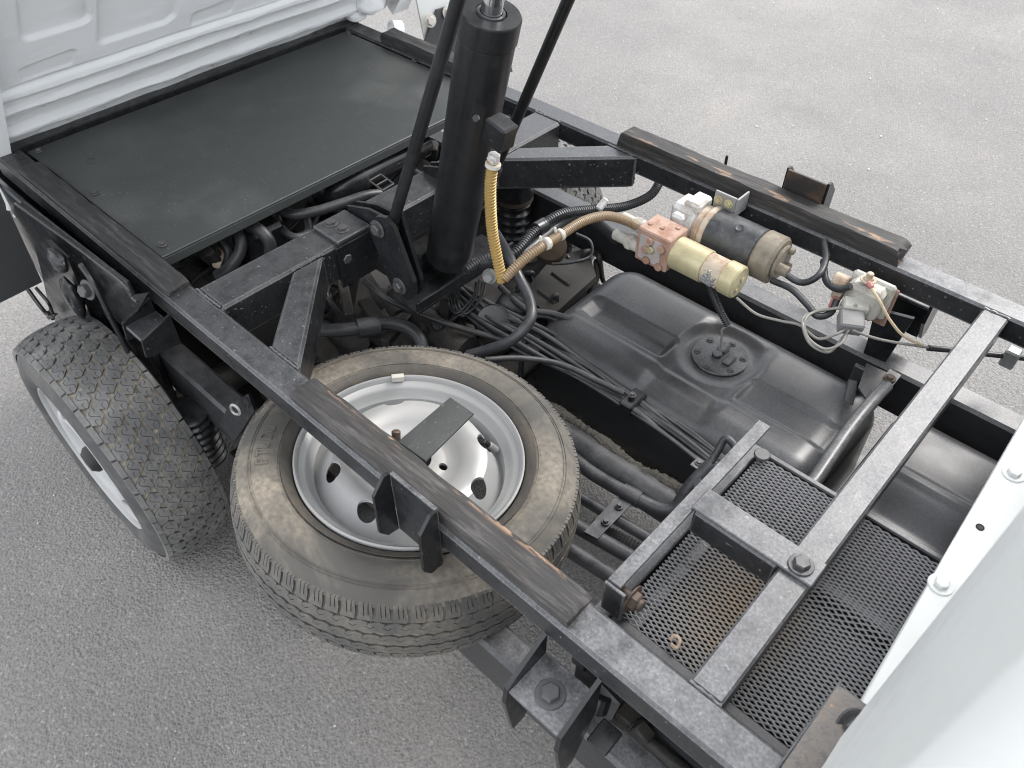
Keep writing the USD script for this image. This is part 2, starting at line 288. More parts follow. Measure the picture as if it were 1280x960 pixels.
def lathe(prof, n=48, o=(0, 0, 0), d=(0, 0, 1), hint=(0, 0, 1)):
    """profile of (radius, axial) revolved about d at o"""
    prof = A(prof, float); a = np.linspace(0, 2 * np.pi, n, endpoint=False)
    V = np.stack([prof[:, None, 0] * np.cos(a), prof[:, None, 0] * np.sin(a), np.repeat(prof[:, 1:2], n, 1)], -1).reshape(-1, 3)
    F = []
    for i in range(len(prof) - 1):
        for j in range(n):
            b, c = i * n + j, i * n + (j + 1) % n; F += [(b, c, c + n), (b, c + n, b + n)]
    m = trimesh.Trimesh(V, F, process=False); m.merge_vertices(); m.update_faces(m.nondegenerate_faces())
    X, Y, D = basis(d, hint); return xf(m, X, Y, D, o)
def cyl(p, q, r, n=28, c=0.0015):
    p, q = A(p, float), A(q, float); L = np.linalg.norm(q - p)
    return lathe([(0, 0), (r - c, 0), (r, c), (r, L - c), (r - c, L), (0, L)], n, p, q - p)
def hexbolt(o, d, r=0.008, h=0.006, washer=True):
    o, d = A(o, float), A(d, float) / np.linalg.norm(d); X, Y, D = basis(d); t0 = rng.uniform(0, 1)
    P = []
    for k in range(6):
        a = t0 + k * np.pi / 3; e = math.cos(a) * X + math.sin(a) * Y
        P += [o + e * r, o + e * r + D * h * .8, o + e * r * .86 + D * h]
    m = hull(P)
    return cat(m, cyl(o - D * .0005, o + D * .0022, r * 1.5, 20, .0006)) if washer else m
def grid(xs, ys, Z):
    """height field mesh from 1-D axes and a (len(xs), len(ys), 3) array of points"""
    n, m = len(xs), len(ys); V = Z.reshape(-1, 3); i, j = np.meshgrid(np.arange(n - 1), np.arange(m - 1), indexing='ij')
    a = (i * m + j).ravel(); F = np.r_[np.c_[a, a + m, a + m + 1], np.c_[a, a + m + 1, a + 1]]
    return trimesh.Trimesh(V, F, process=False)
def sstep(a, b, x):
    t = np.clip((x - a) / (b - a), 0, 1); return t * t * (3 - 2 * t)

def lump(c, sc, seed, rough=.35):
    m = trimesh.creation.icosphere(3, 1.0); v = m.vertices; n = meshkit.fbm(v * 1.7 + seed, 3, seed) - .5; m.vertices = v * (1 + rough * n[:, None]) * A(sc) + A(c); return m

# ------------------------------------------------------------------ scene helpers
used = {}
def numbered(path):
    k = used.get(path, 0); used[path] = k + 1
    return path if k == 0 else '%s_%03d' % (path, k)
ORIGIN = {}
def thing(name, label, category, loc):
    path = numbered('/World/' + name); x = UsdGeom.Xform.Define(stage, path); x.AddTranslateOp().Set(Gf.Vec3d(*map(float, loc)))
    x.GetPrim().SetCustomDataByKey('label', label); x.GetPrim().SetCustomDataByKey('category', category)
    ORIGIN[path] = A(loc, float); return path
def part(parent, name, mesh, material, label=None, smooth=False, kind=None):
    path = numbered(parent + '/' + name); root = '/'.join(path.split('/')[:3])
    m = mesh.copy(); m.apply_translation(-ORIGIN[root])
    if smooth: m.merge_vertices()
    p = usdkit.mesh(stage, path, m, M[material] if isinstance(material, str) else material, smooth=smooth)
    if label: p.GetPrim().SetCustomDataByKey('label', label)
    if kind: p.GetPrim().SetCustomDataByKey('kind', kind)
    return path

# ------------------------------------------------------------------ ground
def ground():
    r = np.r_[np.linspace(0, 6, 60), np.geomspace(6.3, 120, 24)]; a = np.linspace(0, 2 * np.pi, 121)
    R, Th = np.meshgrid(r, a, indexing='ij'); x, y = R * np.cos(Th) - .3, R * np.sin(Th) + .8
    z = .012 * (meshkit.fbm(np.stack([x * .5, y * .5, 0 * x], -1), 3, 5) - .5) * np.clip((R - 1.6) / 2, 0, 1)
    m = grid(r, a, np.stack([x, y, z], -1)); 
    m.invert() if m.face_normals[200][2] < 0 else None
    p = usdkit.mesh(stage, '/World/ground', m, M['asphalt'], smooth=True)
    p.GetPrim().SetCustomDataByKey('kind', 'structure')
ground()
def grit():
    r = np.random.default_rng(21); ms = []
    while len(ms) < 900:
        x, y = r.uniform(-3.2, 1.0), r.uniform(-.6, 4.6)
        if -1.75 < x < .3 and .2 < y < 1.45: continue
        if y < 1.5 and len(ms) % 3 == 0 and x < -2.0: continue
        k = r.uniform(.0010, .0026) * (1.5 if r.random() < .05 else 1); m = trimesh.creation.icosahedron(); m.vertices = m.vertices * k * r.uniform(.6, 1.3, 3) + (x, y, k * .5 + .003); ms.append(m)
    g = usdkit.mesh(stage, '/World/loose_grit', cat(*ms), M['grit'])
    for k, v in (('kind', 'stuff'), ('label', 'pale loose grit scattered over the grey asphalt'), ('category', 'grit')): g.GetPrim().SetCustomDataByKey(k, v)
grit()

TR = thing('dump_truck', 'small white dump truck with its bed tipped up above a bare black frame', 'dump truck', (-.75, .83, 0))
def P(name, mesh, material, **k): return part(TR, name, mesh, material, **k)
def S(parent, name, mesh, material, **k): return part(parent, name, mesh, material, **k)

# ------------------------------------------------------------------ tipping sub-frame
ZR = .676; YN, YN2, YF, YF2 = .353, .403, 1.254, 1.303
near = P('frame_rail', bx((-1.775, YN, .631), (.30, YN2, ZR), .0045), 'frame', label='black square frame rail nearest the spare wheel')
far = P('frame_rail', bx((-1.775, YF, .631), (.30, YF2, ZR), .0045), 'frame', label='black square frame rail beside the pump motor')
beam = P('cross_beam', bx((-1.092, YN2 + .001, .598), (-1.016, YF - .001, ZR - .001), .0045), 'frame')
b1 = P('diagonal_brace', prism([(-1.0145, .606), (-1.0145, .541), (-.884, .4045), (-.811, .4045)], .600, ZR - .003, .0045), 'frame')
ym = lambda y: YN + YF2 - y
b2 = P('diagonal_brace', prism([(-1.0145, ym(.606)), (-1.0145, ym(.541)), (-.884, ym(.4045)), (-.811, ym(.4045))], .600, ZR - .003, .0045), 'frame')
cb = P('cross_bar', bx((-.109, YN2 + .001, .628), (-.068, YF - .001, ZR - .002), .003), 'frame', label='grey dusty cross bar over the wire grille')
lb = P('lengthwise_bar', bx((-.2305, .592, .630), (-.1105, .633, ZR - .002), .003), 'frame')
S(lb, 'lap_plate', bx((-.235, .5925, ZR - .0005), (-.0665, .6335, ZR + .0045), .0015), 'frame')
S(lb, 'bolt', hexbolt((-0.090,0.610,0.681), (0, 0, 1), .0105, .009), 'bolt')
ab = P('angle_bar', cat(bx((-.2505, .441, ZR - .006), (-.2315, .787, ZR - .0005), .001), bx((-.2505, .441, .628), (-.2465, .787, ZR - .0062), .001)), 'frame')
S(ab, 'end_plate', bx((-.252, .436, .612), (-.222, .4405, ZR - .004), .001), 'frame')
S(ab, 'bolt', cat(cyl((-.2465, .455, .643), (-.205, .455, .643), .008), hexbolt((-.222, .455, .643), (1, 0, 0), .013, .011)), 'rustbolt', label='rusty brown bolt at the end of the angle bar')
S(ab, 'bolt', hexbolt((-0.228,0.466,0.615), (0, 0, 1), .009, .012), 'rustbolt')
S(ab, 'washer', cyl((-0.230,0.788,0.610), A((-0.230,0.788,0.610)) + (0, 0, .005), .012), 'bolt')
# weld beads where beams meet
def weld(p, q, r=.0022):
    p, q = A(p, float), A(q, float); L = np.linalg.norm(q - p); n = max(int(L / .004), 3); t = np.linspace(0, 1, n)
    Q = p + (q - p) * t[:, None] + rng.normal(0, .0005, (n, 3)); return tube(Q, r * (1 + .3 * np.sin(np.arange(n) * 2.3)), 6, raw=True)
zt = ZR - .001
for a, b in (((-1.09, YN2, zt), (-1.02, YN2, zt)), ((-.884, YN2 + .001, zt - .002), (-.811, YN2 + .001, zt - .002)), ((-1.016, .541, zt - .002), (-1.016, .606, zt - .002)),
             ((-1.09, YF, zt), (-1.02, YF, zt)), ((-.884, YF - .001, zt - .002), (-.811, YF - .001, zt - .002)), ((-.109, YF, zt - .001), (-.068, YF, zt - .001)), ((-.109, YN2, zt - .001), (-.068, YN2, zt - .001)),
             ((-1.016, YN2 + .002, .61), (-1.016, YN2 + .002, .672)), ((-.811, YF - .002, .61), (-.811, YF - .002, .67))):
    P('weld_seam', weld(a, b), 'frame')

# wooden pads lying on the rails
def pad(x0, x1, y0, y1, z0, z1, material, seed, label=None, taper=.0):
    xs = np.linspace(x0, x1, 90); r = np.random.default_rng(seed)
    prof = A([(-1, 0), (-1, .75), (-.86, 1), (-.4, 1.0), (0, 1.0), (.4, 1), (.86, 1), (1, .75), (1, 0)])
    yc, w, h = (y0 + y1) / 2, (y1 - y0) / 2, z1 - z0
    V = np.zeros((len(xs), len(prof), 3))
    for i, x in enumerate(xs):
        e = min(x - x0, x1 - x); f = 1 - .25 * max(0, 1 - e / .008)
        V[i, :, 0] = x; V[i, :, 1] = yc + prof[:, 0] * w; V[i, :, 2] = z0 + prof[:, 1] * h * f
    nz = meshkit.fbm(np.stack([V[..., 0] * 22, V[..., 1] * 130, V[..., 2] * 60], -1), 3, seed) - .5
    V[..., 1] += nz * .0045 * (prof[:, 1] > 0); V[..., 2] += nz * .0045 * (prof[:, 1] > .5)
    V[0, :, 0] += nz[0] * .02; V[-1, :, 0] += nz[-1] * .02
    m = grid(xs, prof, V)
    k = len(prof); n0 = 0; n1 = (len(xs) - 1) * k
    F = [(n0, n0 + j, n0 + j + 1) for j in range(1, k - 1)] + [(n1, n1 + j + 1, n1 + j) for j in range(1, k - 1)]
    m = trimesh.Trimesh(m.vertices, np.r_[m.faces, A(F)], process=False)
    m.fix_normals(); return P('wooden_pad', m, material, label=label, smooth=35)
pad(-.765, -.245, .359, .4025, ZR + .0005, ZR + .020, 'wood1', 3, 'worn wooden pad with bare orange edge over the spare wheel')
pad(-1.665, -1.103, .360, .4020, ZR + .0005, ZR + .012, 'wood3', 4, 'black wooden pad beside the engine cover')
pad(-.865, -.263, 1.257, 1.3025, ZR + .0005, ZR + .030, 'wood2', 5, 'thick wooden pad with rusty streak above the pump')
pad(-1.62, -1.325, 1.257, 1.3025, ZR + .0005, ZR + .026, 'wood3', 6)
P('wooden_pad', bar((-1.74, YF2 + .012, ZR + .005), (-1.70, YF2 + .012, ZR + .005), .02, .02), 'wood3') if 0 else None

# saddle mounts between frame rail and chassis rail
def mount(x0, x1, sgn, y0, lip=.068, bolt=True, drop=.50, z=.588, face=True):
    """y0: outer face of the frame rail; sgn: outward direction"""
    Y = lambda d: y0 + sgn * d
    t = P('mount_bracket', bx((x0, Y(.0), z), (x1, Y(lip), z + .007), .0015), 'frame')
    for x in (x0 - .002, x1 + .002):
        S(t, 'gusset', plate([(x, Y(.0015), .640), (x, Y(.012), .636), (x, Y(lip + .002), z + .014), (x, Y(lip + .006), z - .02), (x, Y(lip - .008), drop), (x, Y(lip - .03), drop), (x, Y(.0015), z - .03)], .006, (1, 0, 0)), 'gloss')
    if face: S(t, 'face_plate', bx((x0 + .002, Y(lip - .034), .500), (x1 - .002, Y(lip - .030), .5865), .001), 'gloss')
    if bolt: S(t, 'bolt', hexbolt(((x0 + x1) / 2, Y(lip * .55), z + .007), (0, 0, 1), .0125, .009), 'bolt')
    return t
mount(-.268, -.190, -1, YN, drop=.465)
mount(-1.172, -1.112, -1, YN, lip=.058, bolt=False, drop=.58, z=.605, face=False)
mount(-.268, -.190, 1, YF2)
mount(-1.172, -1.112, 1, YF2, lip=.058, bolt=False, drop=.58, z=.605, face=False)
# spare-wheel hanger on the near rail: two upright gussets, back plate, clamp strap
hang = P('guide_bracket', bx((-.530, .3465, .600), (-.447, .3522, .722), .001), 'frame', label='upright guide bracket with two ears outside the rail over the spare wheel')
for x in (-.532, -.446):
    S(hang, 'ear', plate([(x, .3464, .722), (x, .337, .722), (x, .318, .700), (x, .316, .622), (x, .328, .604), (x, .3464, .600)], .005, (1, 0, 0)), 'gloss')
S(hang, 'clamp_bar', prism([(-0.612,0.424,0.648), (-0.560,0.429,0.648), (-0.573,0.537,0.648), (-0.622,0.536,0.648)] and [(p[0], p[1]) for p in ((-0.616,0.426,0.645), (-0.561,0.429,0.645), (-0.575,0.539,0.645), (-0.624,0.538,0.645))], .640, .645, .001), 'cover', label='flat black clamp bar across the spare wheel hub')
S(hang, 'stud', cyl((-0.621,0.427,0.640), (-0.626,0.433,0.655), .0065), 'rustbolt')
S(hang, 'clip', cyl((-.392, .409, .640), (-.365, .409, .640), .011), 'frame')
# guides on the outer sides of the far rail
fgp = P('guide_bracket', bx((-.513, 1.3038, .600), (-.436, 1.3095, .742), .001), 'rustyblack', label='rusty upright guide bracket outside the rail by the pump')
for x in (-.515, -.434):
    S(fgp, 'ear', plate([(x, 1.3096, .742), (x, 1.320, .742), (x, 1.345, .715), (x, 1.345, .622), (x, 1.328, .604), (x, 1.3096, .600)], .005, (1, 0, 0)), 'gloss')
P('guide_pin', cyl((-0.653,1.335,0.668), (-0.654,1.335,0.703), .003), 'gloss')

# ------------------------------------------------------------------ engine cover
ec = P('engine_cover', bx((-1.748, .410, .6665), (-1.217, 1.247, .6715), .0015), 'cover', label='large flat black engine cover plate under the tipped bed')
S(ec, 'edge_lip', bx((-1.221, .412, .648), (-1.2175, 1.245, .6663), .001), 'cover')
for u, v in ((0, 0),): pass
for p in ((-1.729,0.427,0.672), (-1.494,0.428,0.672), (-1.248,0.430,0.672), (-1.730,1.241,0.672), (-1.483,1.249,0.672)):
    S(ec, 'bolt', hexbolt(p, (0, 0, 1), .0055, .006), 'bolt')
S(ec, 'ring_mark', lathe([(.0100, .0001), (.0115, .0008), (.0130, .0001)], 28, (-1.614,0.483,0.672)), 'bolt')
P('rear_sill', cat(bx((-1.80, .38, .655), (-1.757, 1.30, .680), .002), bx((-1.756, .40, .655), (-1.7495, 1.26, .664), .001)), 'gloss')
P('rear_cross_member', bx((-1.86, .34, .16), (-1.80, 1.32, .63), .004), 'gloss')

# ------------------------------------------------------------------ hydraulic cylinder and lift arms
c0, c1 = A((-.933, .8285, .587)), A((-.808, .8285, 1.078)); cd = (c1 - c0) / np.linalg.norm(c1 - c0); CL = np.linalg.norm(c1 - c0)
hc = P('hydraulic_cylinder', lathe([(0, -.004), (.036, -.004), (.0435, .004), (.0435, CL - .042), (.0428, CL - .040), (.0428, CL - .038), (.0455, CL - .036), (.0455, CL - .003), (.0435, CL), (.0235, CL), (.0235, CL - .004), (.0, CL - .004)], 64, c0, cd), 'cylinder', smooth=40, label='tall black hydraulic lift cylinder standing in the frame')
S(hc, 'rod', cyl(c0 + cd * (CL - .02), c0 + cd * (CL + .95), .0155, 40), 'chrome', smooth=40, label='bright chrome piston rod')
S(hc, 'gland_ring', lathe([(.0165, CL - .002), (.0165, CL + .0015), (.0205, CL + .0015), (.0205, CL - .002)], 48, c0, cd), 'bolt', smooth=30)
S(hc, 'pin_hole', cyl(A((-0.810,0.829,1.057)) + (0, -.028, 0), A((-0.810,0.829,1.057)) + (0, -.028, .003), .0025), 'grime') if 0 else None
pb = A((-0.756,0.790,0.928))
S(hc, 'port_block', xf(bx((-.016, -.020, -.021), (.017, .020, .021), .003), *basis(cd, (1, 0, 0)), pb), 'gloss')
S(hc, 'plug', hexbolt((-0.799,0.785,0.939), (.3, -1, .1), .0055, .006, False), 'bolt')
S(hc, 'fitting', cyl((-0.766,0.787,0.891), (-0.767,0.786,0.876), .0095), 'alu')
for yy, lab in ((.700, 'near'), (.957, 'far')):
    q0 = A((-.945, yy, .690)); dr = A((.452, 0, 1.0)); 
    la = P('lift_arm', cyl(q0, q0 + dr * 1.0, .0098, 20), 'cylinder', smooth=40)
    S(la, 'end_lug', xf(bx((-.012, -.011, -.028), (.012, .011, .022), .004), *basis(dr, (1, 0, 0)), q0 + dr * .02), 'gloss')
# clevis plates on the cross beam
for side in (0, 1):
    my = (lambda y: y) if side == 0 else ym
    pa = [(-0.970,0.685,0.705), (-0.964,0.685,0.728), (-0.945,0.685,0.748), (-0.919,0.685,0.757), (-0.901,0.685,0.745), (-0.863,0.685,0.650), (-0.864,0.685,0.624), (-0.885,0.685,0.598), (-0.929,0.685,0.607)]
    pb_ = [(-0.947,0.715,0.734), (-0.928,0.715,0.749), (-0.916,0.715,0.749), (-0.880,0.715,0.627), (-0.888,0.715,0.593), (-0.905,0.715,0.584)]
    fl = lambda q: [(x, my(y), z) for x, y, z in q]
    if side == 0:
        cp = P('clevis_plate', plate(fl(pa), .008, (0, 1, 0)), 'gloss')
        for u in ((-0.942,0.680,0.725), (-0.901,0.680,0.623)):
            S(cp, 'bolt', hexbolt((u[0], my(u[1]), u[2]), (0, -1 if side == 0 else 1, 0), .011, .010), 'bolt')
        P('clevis_plate', plate(fl(pb_), .008, (0, 1, 0)), 'gloss')
    gp = P('top_plate', bx((-1.086, my(.640), ZR - .0005), (-1.013, my(.715), ZR + .0065), .0015), 'frame')
    for x, y in ((-1.068, .668), (-1.038, .672)):
        S(gp, 'bolt', hexbolt((x, my(y), ZR + .0065), (0, 0, 1), .009, .007), 'bolt')
    for y in (.722, .742):
        S(gp, 'rib', plate([(-1.085, my(y), ZR), (-1.085, my(y), ZR + .012), (-1.02, my(y), ZR + .034), (-.95, my(y), ZR + .04), (-.945, my(y), ZR - .03), (-1.013, my(y), ZR - .03), (-1.013, my(y), ZR)], .006, (0, 1, 0)), 'gloss')
    S(gp, 'bolt', hexbolt((-1.0155, my(.652), .642), (1, 0, 0), .010, .009), 'bolt')
    S(gp, 'side_plate', bx((-1.0155, my(.632), .585), (-1.009, my(.72), ZR - .003), .001), 'gloss')
P('cylinder_cradle', cat(bx((-.975, .70, .548), (-.885, .96, .556), .002), bx((-.889, .70, .5565), (-.883, .96, .578), .001), bx((-1.01, .78, .56), (-.96, .88, .60), .004)), 'gloss')
S('/World/dump_truck/cylinder_cradle', 'bolt', hexbolt((-0.842,0.848,0.580), (.4, -1, .3), .010, .014), 'bracketsteel')

# hydraulic hoses
yh = [(-0.767,0.786,0.881), (-0.767,0.778,0.835), (-0.761,0.774,0.764), (-0.747,0.770,0.717), (-0.731,0.766,0.674)]
h = P('hydraulic_hose', tube(yh, .0084, 14), 'yellowhose', smooth=60, label='yellow hydraulic hose wrapped in a spring guard, hanging by the cylinder')
S(h, 'spring_guard', coil(yh, .0086, .0052, .0014), 'wire_ochre')
S(h, 'cable_tie', cat(cyl((-0.767,0.786,0.876), (-0.768,0.785,0.868), .0125), bar((-0.774,0.780,0.885), (-0.756,0.775,0.883), .006, .006)), 'tie')
th = [(-0.727,0.766,0.682), (-0.718,0.800,0.704), (-0.711,0.840,0.716), (-0.719,0.900,0.705), (-0.718,0.960,0.704), (-0.711,1.020,0.690), (-0.699,1.070,0.660), (-0.683,1.085,0.648)]
h = P('hydraulic_hose', ribbed(th, .0085, .0042, .0005, 14), 'tanhose', smooth=30, label='tan hydraulic hose bending up to the pump block')
for t in ((677, 308, .84), (697, 296, .895)): pass
for p, q in (((-0.709,0.843,0.719), (-0.708,0.857,0.718)), ((-0.719,0.893,0.706), (-0.718,0.905,0.707))):
    S(h, 'cable_tie', cat(cyl(A(p) * .7 + A(q) * .3, q, .0110, 12), bar(A(p) + (0, -.004, .010), A(p) + (-.004, -.004, .020), .006, .005)), 'tie')

# ------------------------------------------------------------------ pump unit
px0, py, pz = -.63, 1.188, .632
py, pz, pr = 1.190, .634, .0445
pm = P('pump_motor', cyl((-.578, py, pz), (-.478, py, pz), pr, 48), 'motor', smooth=40, label='black electric pump motor with dirty cast ends')
S(pm, 'gear_housing', cat(cyl((-.655, py, pz), (-.604, py, pz), .038, 32, .006), bx((-.662, py - .030, pz - .03), (-.612, py + .026, pz + .041), .008), bx((-.650, py - .046, pz - .012), (-.622, py - .02, pz + .030), .005), bx((-.640, py - .02, pz + .030), (-.606, py + .03, pz + .050), .005)), 'alu', smooth=30, label='pale aluminium gear housing')
S(pm, 'front_flange', cat(cyl((-.606, py, pz), (-.590, py, pz), .041, 48, .003), cyl((-.5905, py, pz), (-.5775, py, pz), .0462, 48, .003)), 'rusttan', smooth=40, label='rusty tan motor flange')
S(pm, 'end_cap', cat(cyl((-.4785, py, pz), (-.436, py, pz), .0458, 48, .005), cyl((-.437, py, pz), (-.429, py, pz), .034, 32, .003)), 'motorend', smooth=40, label='dirty brass-coloured motor end cap')
for q0, q1, rr in (((-.432, py - .018, pz + .000), (-.408, py - .018, pz + .000), .0105), ((-.430, py + .016, pz + .020), (-.420, py + .016, pz + .020), .006), ((-.430, py - .024, pz - .026), (-.420, py - .024, pz - .026), .0055), ((-.430, py + .022, pz - .016), (-.420, py + .022, pz - .016), .0055)):
    S(pm, 'terminal', cyl(q0, q1, rr, 16), 'motorend', smooth=40)
S(pm, 'cooling_bump', lathe([(.0085, 0), (.007, .002), (.004, .001), (0, .0006)], 20, (-.520, py - .016, pz + .0415), (0, -.37, .93)), 'motor', smooth=40)
mb = P('pump_bracket', bx((-.600, 1.214, .664), (-.560, 1.2535, .670), .001), 'bracketsteel', label='zinc-plated bracket with two bolts holding the pump')
S(mb, 'face', bx((-.602, 1.213, .668), (-.557, 1.218, .702), .001), 'bracketsteel'); S(mb, 'cheek', bx((-.5565, 1.213, .664), (-.552, 1.2535, .702), .001), 'bracketsteel')
for x in (-.592, -.570): S(mb, 'bolt', hexbolt((x, 1.2128, .686), (0, -1, 0), .0062, .006), 'zinc')
bl = A((-0.634,1.100,0.625))
vb = P('valve_block', bx(bl - (.036, .030, .036), bl + (.036, .030, .036), .0025), 'copper', label='rust-brown square valve block')
S(vb, 'face_plate', bx(bl + A((-.028, -.0315, -.028)), bl + A((.020, -.0298, .024)), .001), 'blockface', label='worn pale patch on the block face')
for dx, dz in ((-.004, .020), (.022, .014), (-.006, -.024), (.022, -.026), (-.012, -.002), (.0, .003)):
    S(vb, 'screw', cyl(bl + A((dx, -.032, dz)), bl + A((dx, -.038, dz)), .0078, 12), 'copper' if dz != .003 else 'zinc')
for dx, dy in ((-.024, -.008), (.022, .016), (.0, -.004)):
    S(vb, 'screw', cyl(bl + A((dx, dy, .036)), bl + A((dx, dy, .0385)), .005, 12), 'copper')
for k, (a, r) in enumerate((((-.066, .004, .012), .014), ((-.066, -.016, -.016), .014))):
    S(vb, 'hose_fitting', cat(cyl(bl + A(a), bl + A((-.036, a[1], a[2])), r, 20), hexbolt(bl + A((-.050, a[1], a[2])), (-1, 0, 0), r * 1.2, .012, False), cyl(bl + A((a[0] - .03, a[1], a[2])), bl + A((a[0], a[1], a[2])), r * .8, 16)), 'tie' if k == 0 else 'relay', smooth=40)
so = bl + A((.036, .0, -.002))
sv = P('solenoid_valve', cyl(so, so + A((.068, 0, 0)), .0315, 40), 'zinc', smooth=40, label='yellow zinc-plated solenoid valve')
S(sv, 'neck', cyl(so + A((.0675, 0, 0)), so + A((.108, 0, 0)), .0290, 40), 'rusttan', smooth=40)
S(sv, 'cap', cat(cyl(so + A((.105, 0, 0)), so + A((.136, 0, 0)), .0315, 40, .003), cyl(so + A((.136, .006, .004)), so + A((.139, .006, .004)), .006, 12), cyl(so + A((.136, -.010, -.010)), so + A((.139, -.010, -.010)), .004, 12)), 'zinc', smooth=40)
S(sv, 'corroded_patch', cat(*[trimesh.creation.icosphere(1, rng.uniform(.0015, .0038)).apply_translation(so + A((.088 + rng.normal(0, .008), -.029 * math.cos(t), .029 * math.sin(t)))) for t in rng.normal(-.05, .28, 60)]), 'bracketsteel')

# relay, plug and wiring hung from the far rail
rl = A((-0.273,1.200,0.635))
re = P('relay_box', cat(bx(rl + A((-.034, -.020, -.034)), rl + A((.028, .020, .028)), .008), bx(rl + A((-.040, .010, -.040)), rl + A((.036, .024, .032)), .004)), 'relay', smooth=25, label='grimy cream relay box hung under the frame rail')
S(re, 'mounting_plate', bx(rl + A((-.01, .027, -.062)), rl + A((.040, .032, .02)), .002), 'copper', label='rusty relay mounting plate')
for q0, q1, rr in (((-.062, -.005, .012), (-.038, -.005, .012), .014), ((-.055, -.005, -.014), (-.038, -.005, -.014), .011), ((-.008, -.004, .030), (-.008, -.004, .052), .006)):
    S(re, 'terminal', cyl(rl + A(q0), rl + A(q1), rr, 16), 'rusttan', smooth=40)
S(re, 'nut', hexbolt(rl + A((-.008, -.004, .037)), (0, 0, 1), .009, .006), 'rusttan')
S(re, 'red_sleeve', cat(bar((-0.315,1.170,0.606), (-0.314,1.175,0.628), .013, .012), bar((-0.284,1.165,0.629), (-0.274,1.170,0.636), .011, .011), bar((-0.275,1.175,0.684), (-0.264,1.170,0.678), .010, .010)), 'red')
pg = A((-0.271,1.150,0.614))
pl = P('wire_plug', xf(bx((-.020, -.014, -.018), (.020, .014, .020), .003), *basis((.45, -.75, -.2)), pg), 'greyplug', label='grey two-part wire plug')
S(pl, 'plug_cap', xf(bx((-.022, -.016, -.004), (.022, .016, .022), .003), *basis((-.45, .75, .2)), pg + A((-.004, .018, .008))), 'relay')
P('relay_hanger', plate([(-0.255,1.262,0.505), (-0.265,1.262,0.578), (-0.199,1.262,0.593), (-0.210,1.262,0.479), (-0.253,1.262,0.475)], .008, (0, 1, 0)), 'gloss')
def wires(name, paths, r, material, label=None):
    for p in paths: P(name, tube(p, r, 7), material, smooth=60)
wires('power_cable', [[(-.428, 1.172, .632), (-0.382,1.170,0.627), (-0.359,1.180,0.648), (-0.367,1.220,0.657), (-0.391,1.250,0.673)],
                      [(-.428, 1.160, .612), (-0.385,1.150,0.621), (-0.346,1.140,0.613), (-0.321,1.130,0.609), (-0.308,1.150,0.612), (-0.311,1.170,0.627)],
                      [(-0.374,1.230,0.647), (-0.344,1.190,0.638), (-0.315,1.170,0.649), (-0.297,1.170,0.665)]], .0062, 'hose')
wires('signal_wire', [[(-0.457,1.090,0.598), (-0.417,1.100,0.577), (-0.375,1.110,0.579), (-0.340,1.115,0.586), (-0.299,1.100,0.590), (-0.276,1.110,0.608), (-0.268,1.130,0.612)],
                      [(-0.274,1.165,0.639), (-0.308,1.150,0.621), (-0.337,1.120,0.608), (-0.327,1.090,0.608), (-0.302,1.080,0.589), (-0.271,1.090,0.583), (-0.267,1.120,0.596), (-0.263,1.130,0.613)],
                      [(-0.285,1.165,0.629), (-0.326,1.130,0.617), (-0.330,1.100,0.611), (-0.311,1.085,0.595), (-0.279,1.085,0.589), (-0.261,1.100,0.601), (-0.264,1.130,0.607)],
                      [(-0.257,1.130,0.615), (-0.217,1.160,0.599), (-0.164,1.220,0.576), (-0.121,1.260,0.568)]], .0026, 'greywire')
wires('ground_wire', [[(-0.268,1.170,0.681), (-0.243,1.170,0.660), (-0.220,1.180,0.629), (-0.192,1.200,0.596), (-0.160,1.225,0.577)]], .0026, 'tanwire')
wires('wire_sheath', [[(-0.153,1.230,0.572), (-0.110,1.270,0.565), (-0.066,1.310,0.557), (-0.011,1.360,0.547)]], .0055, 'hose')
P('wire_clamp', bx(A((-0.040,1.330,0.553)) - (.012, .012, .018), A((-0.040,1.330,0.553)) + (.012, .012, .018), .003), 'bracketsteel')
P('wire_conduit', ribbed([(-0.521,1.100,0.594), (-0.496,1.085,0.579), (-0.470,1.075,0.562), (-0.450,1.070,0.548)], .0065, .004, .0007), 'hose', smooth=30)
P('signal_wire', tube([(-0.450,1.070,0.548), (-0.459,1.070,0.533), (-0.459,1.075,0.513), (-0.463,1.090,0.470)], .0022, 6), 'greywire', smooth=60)

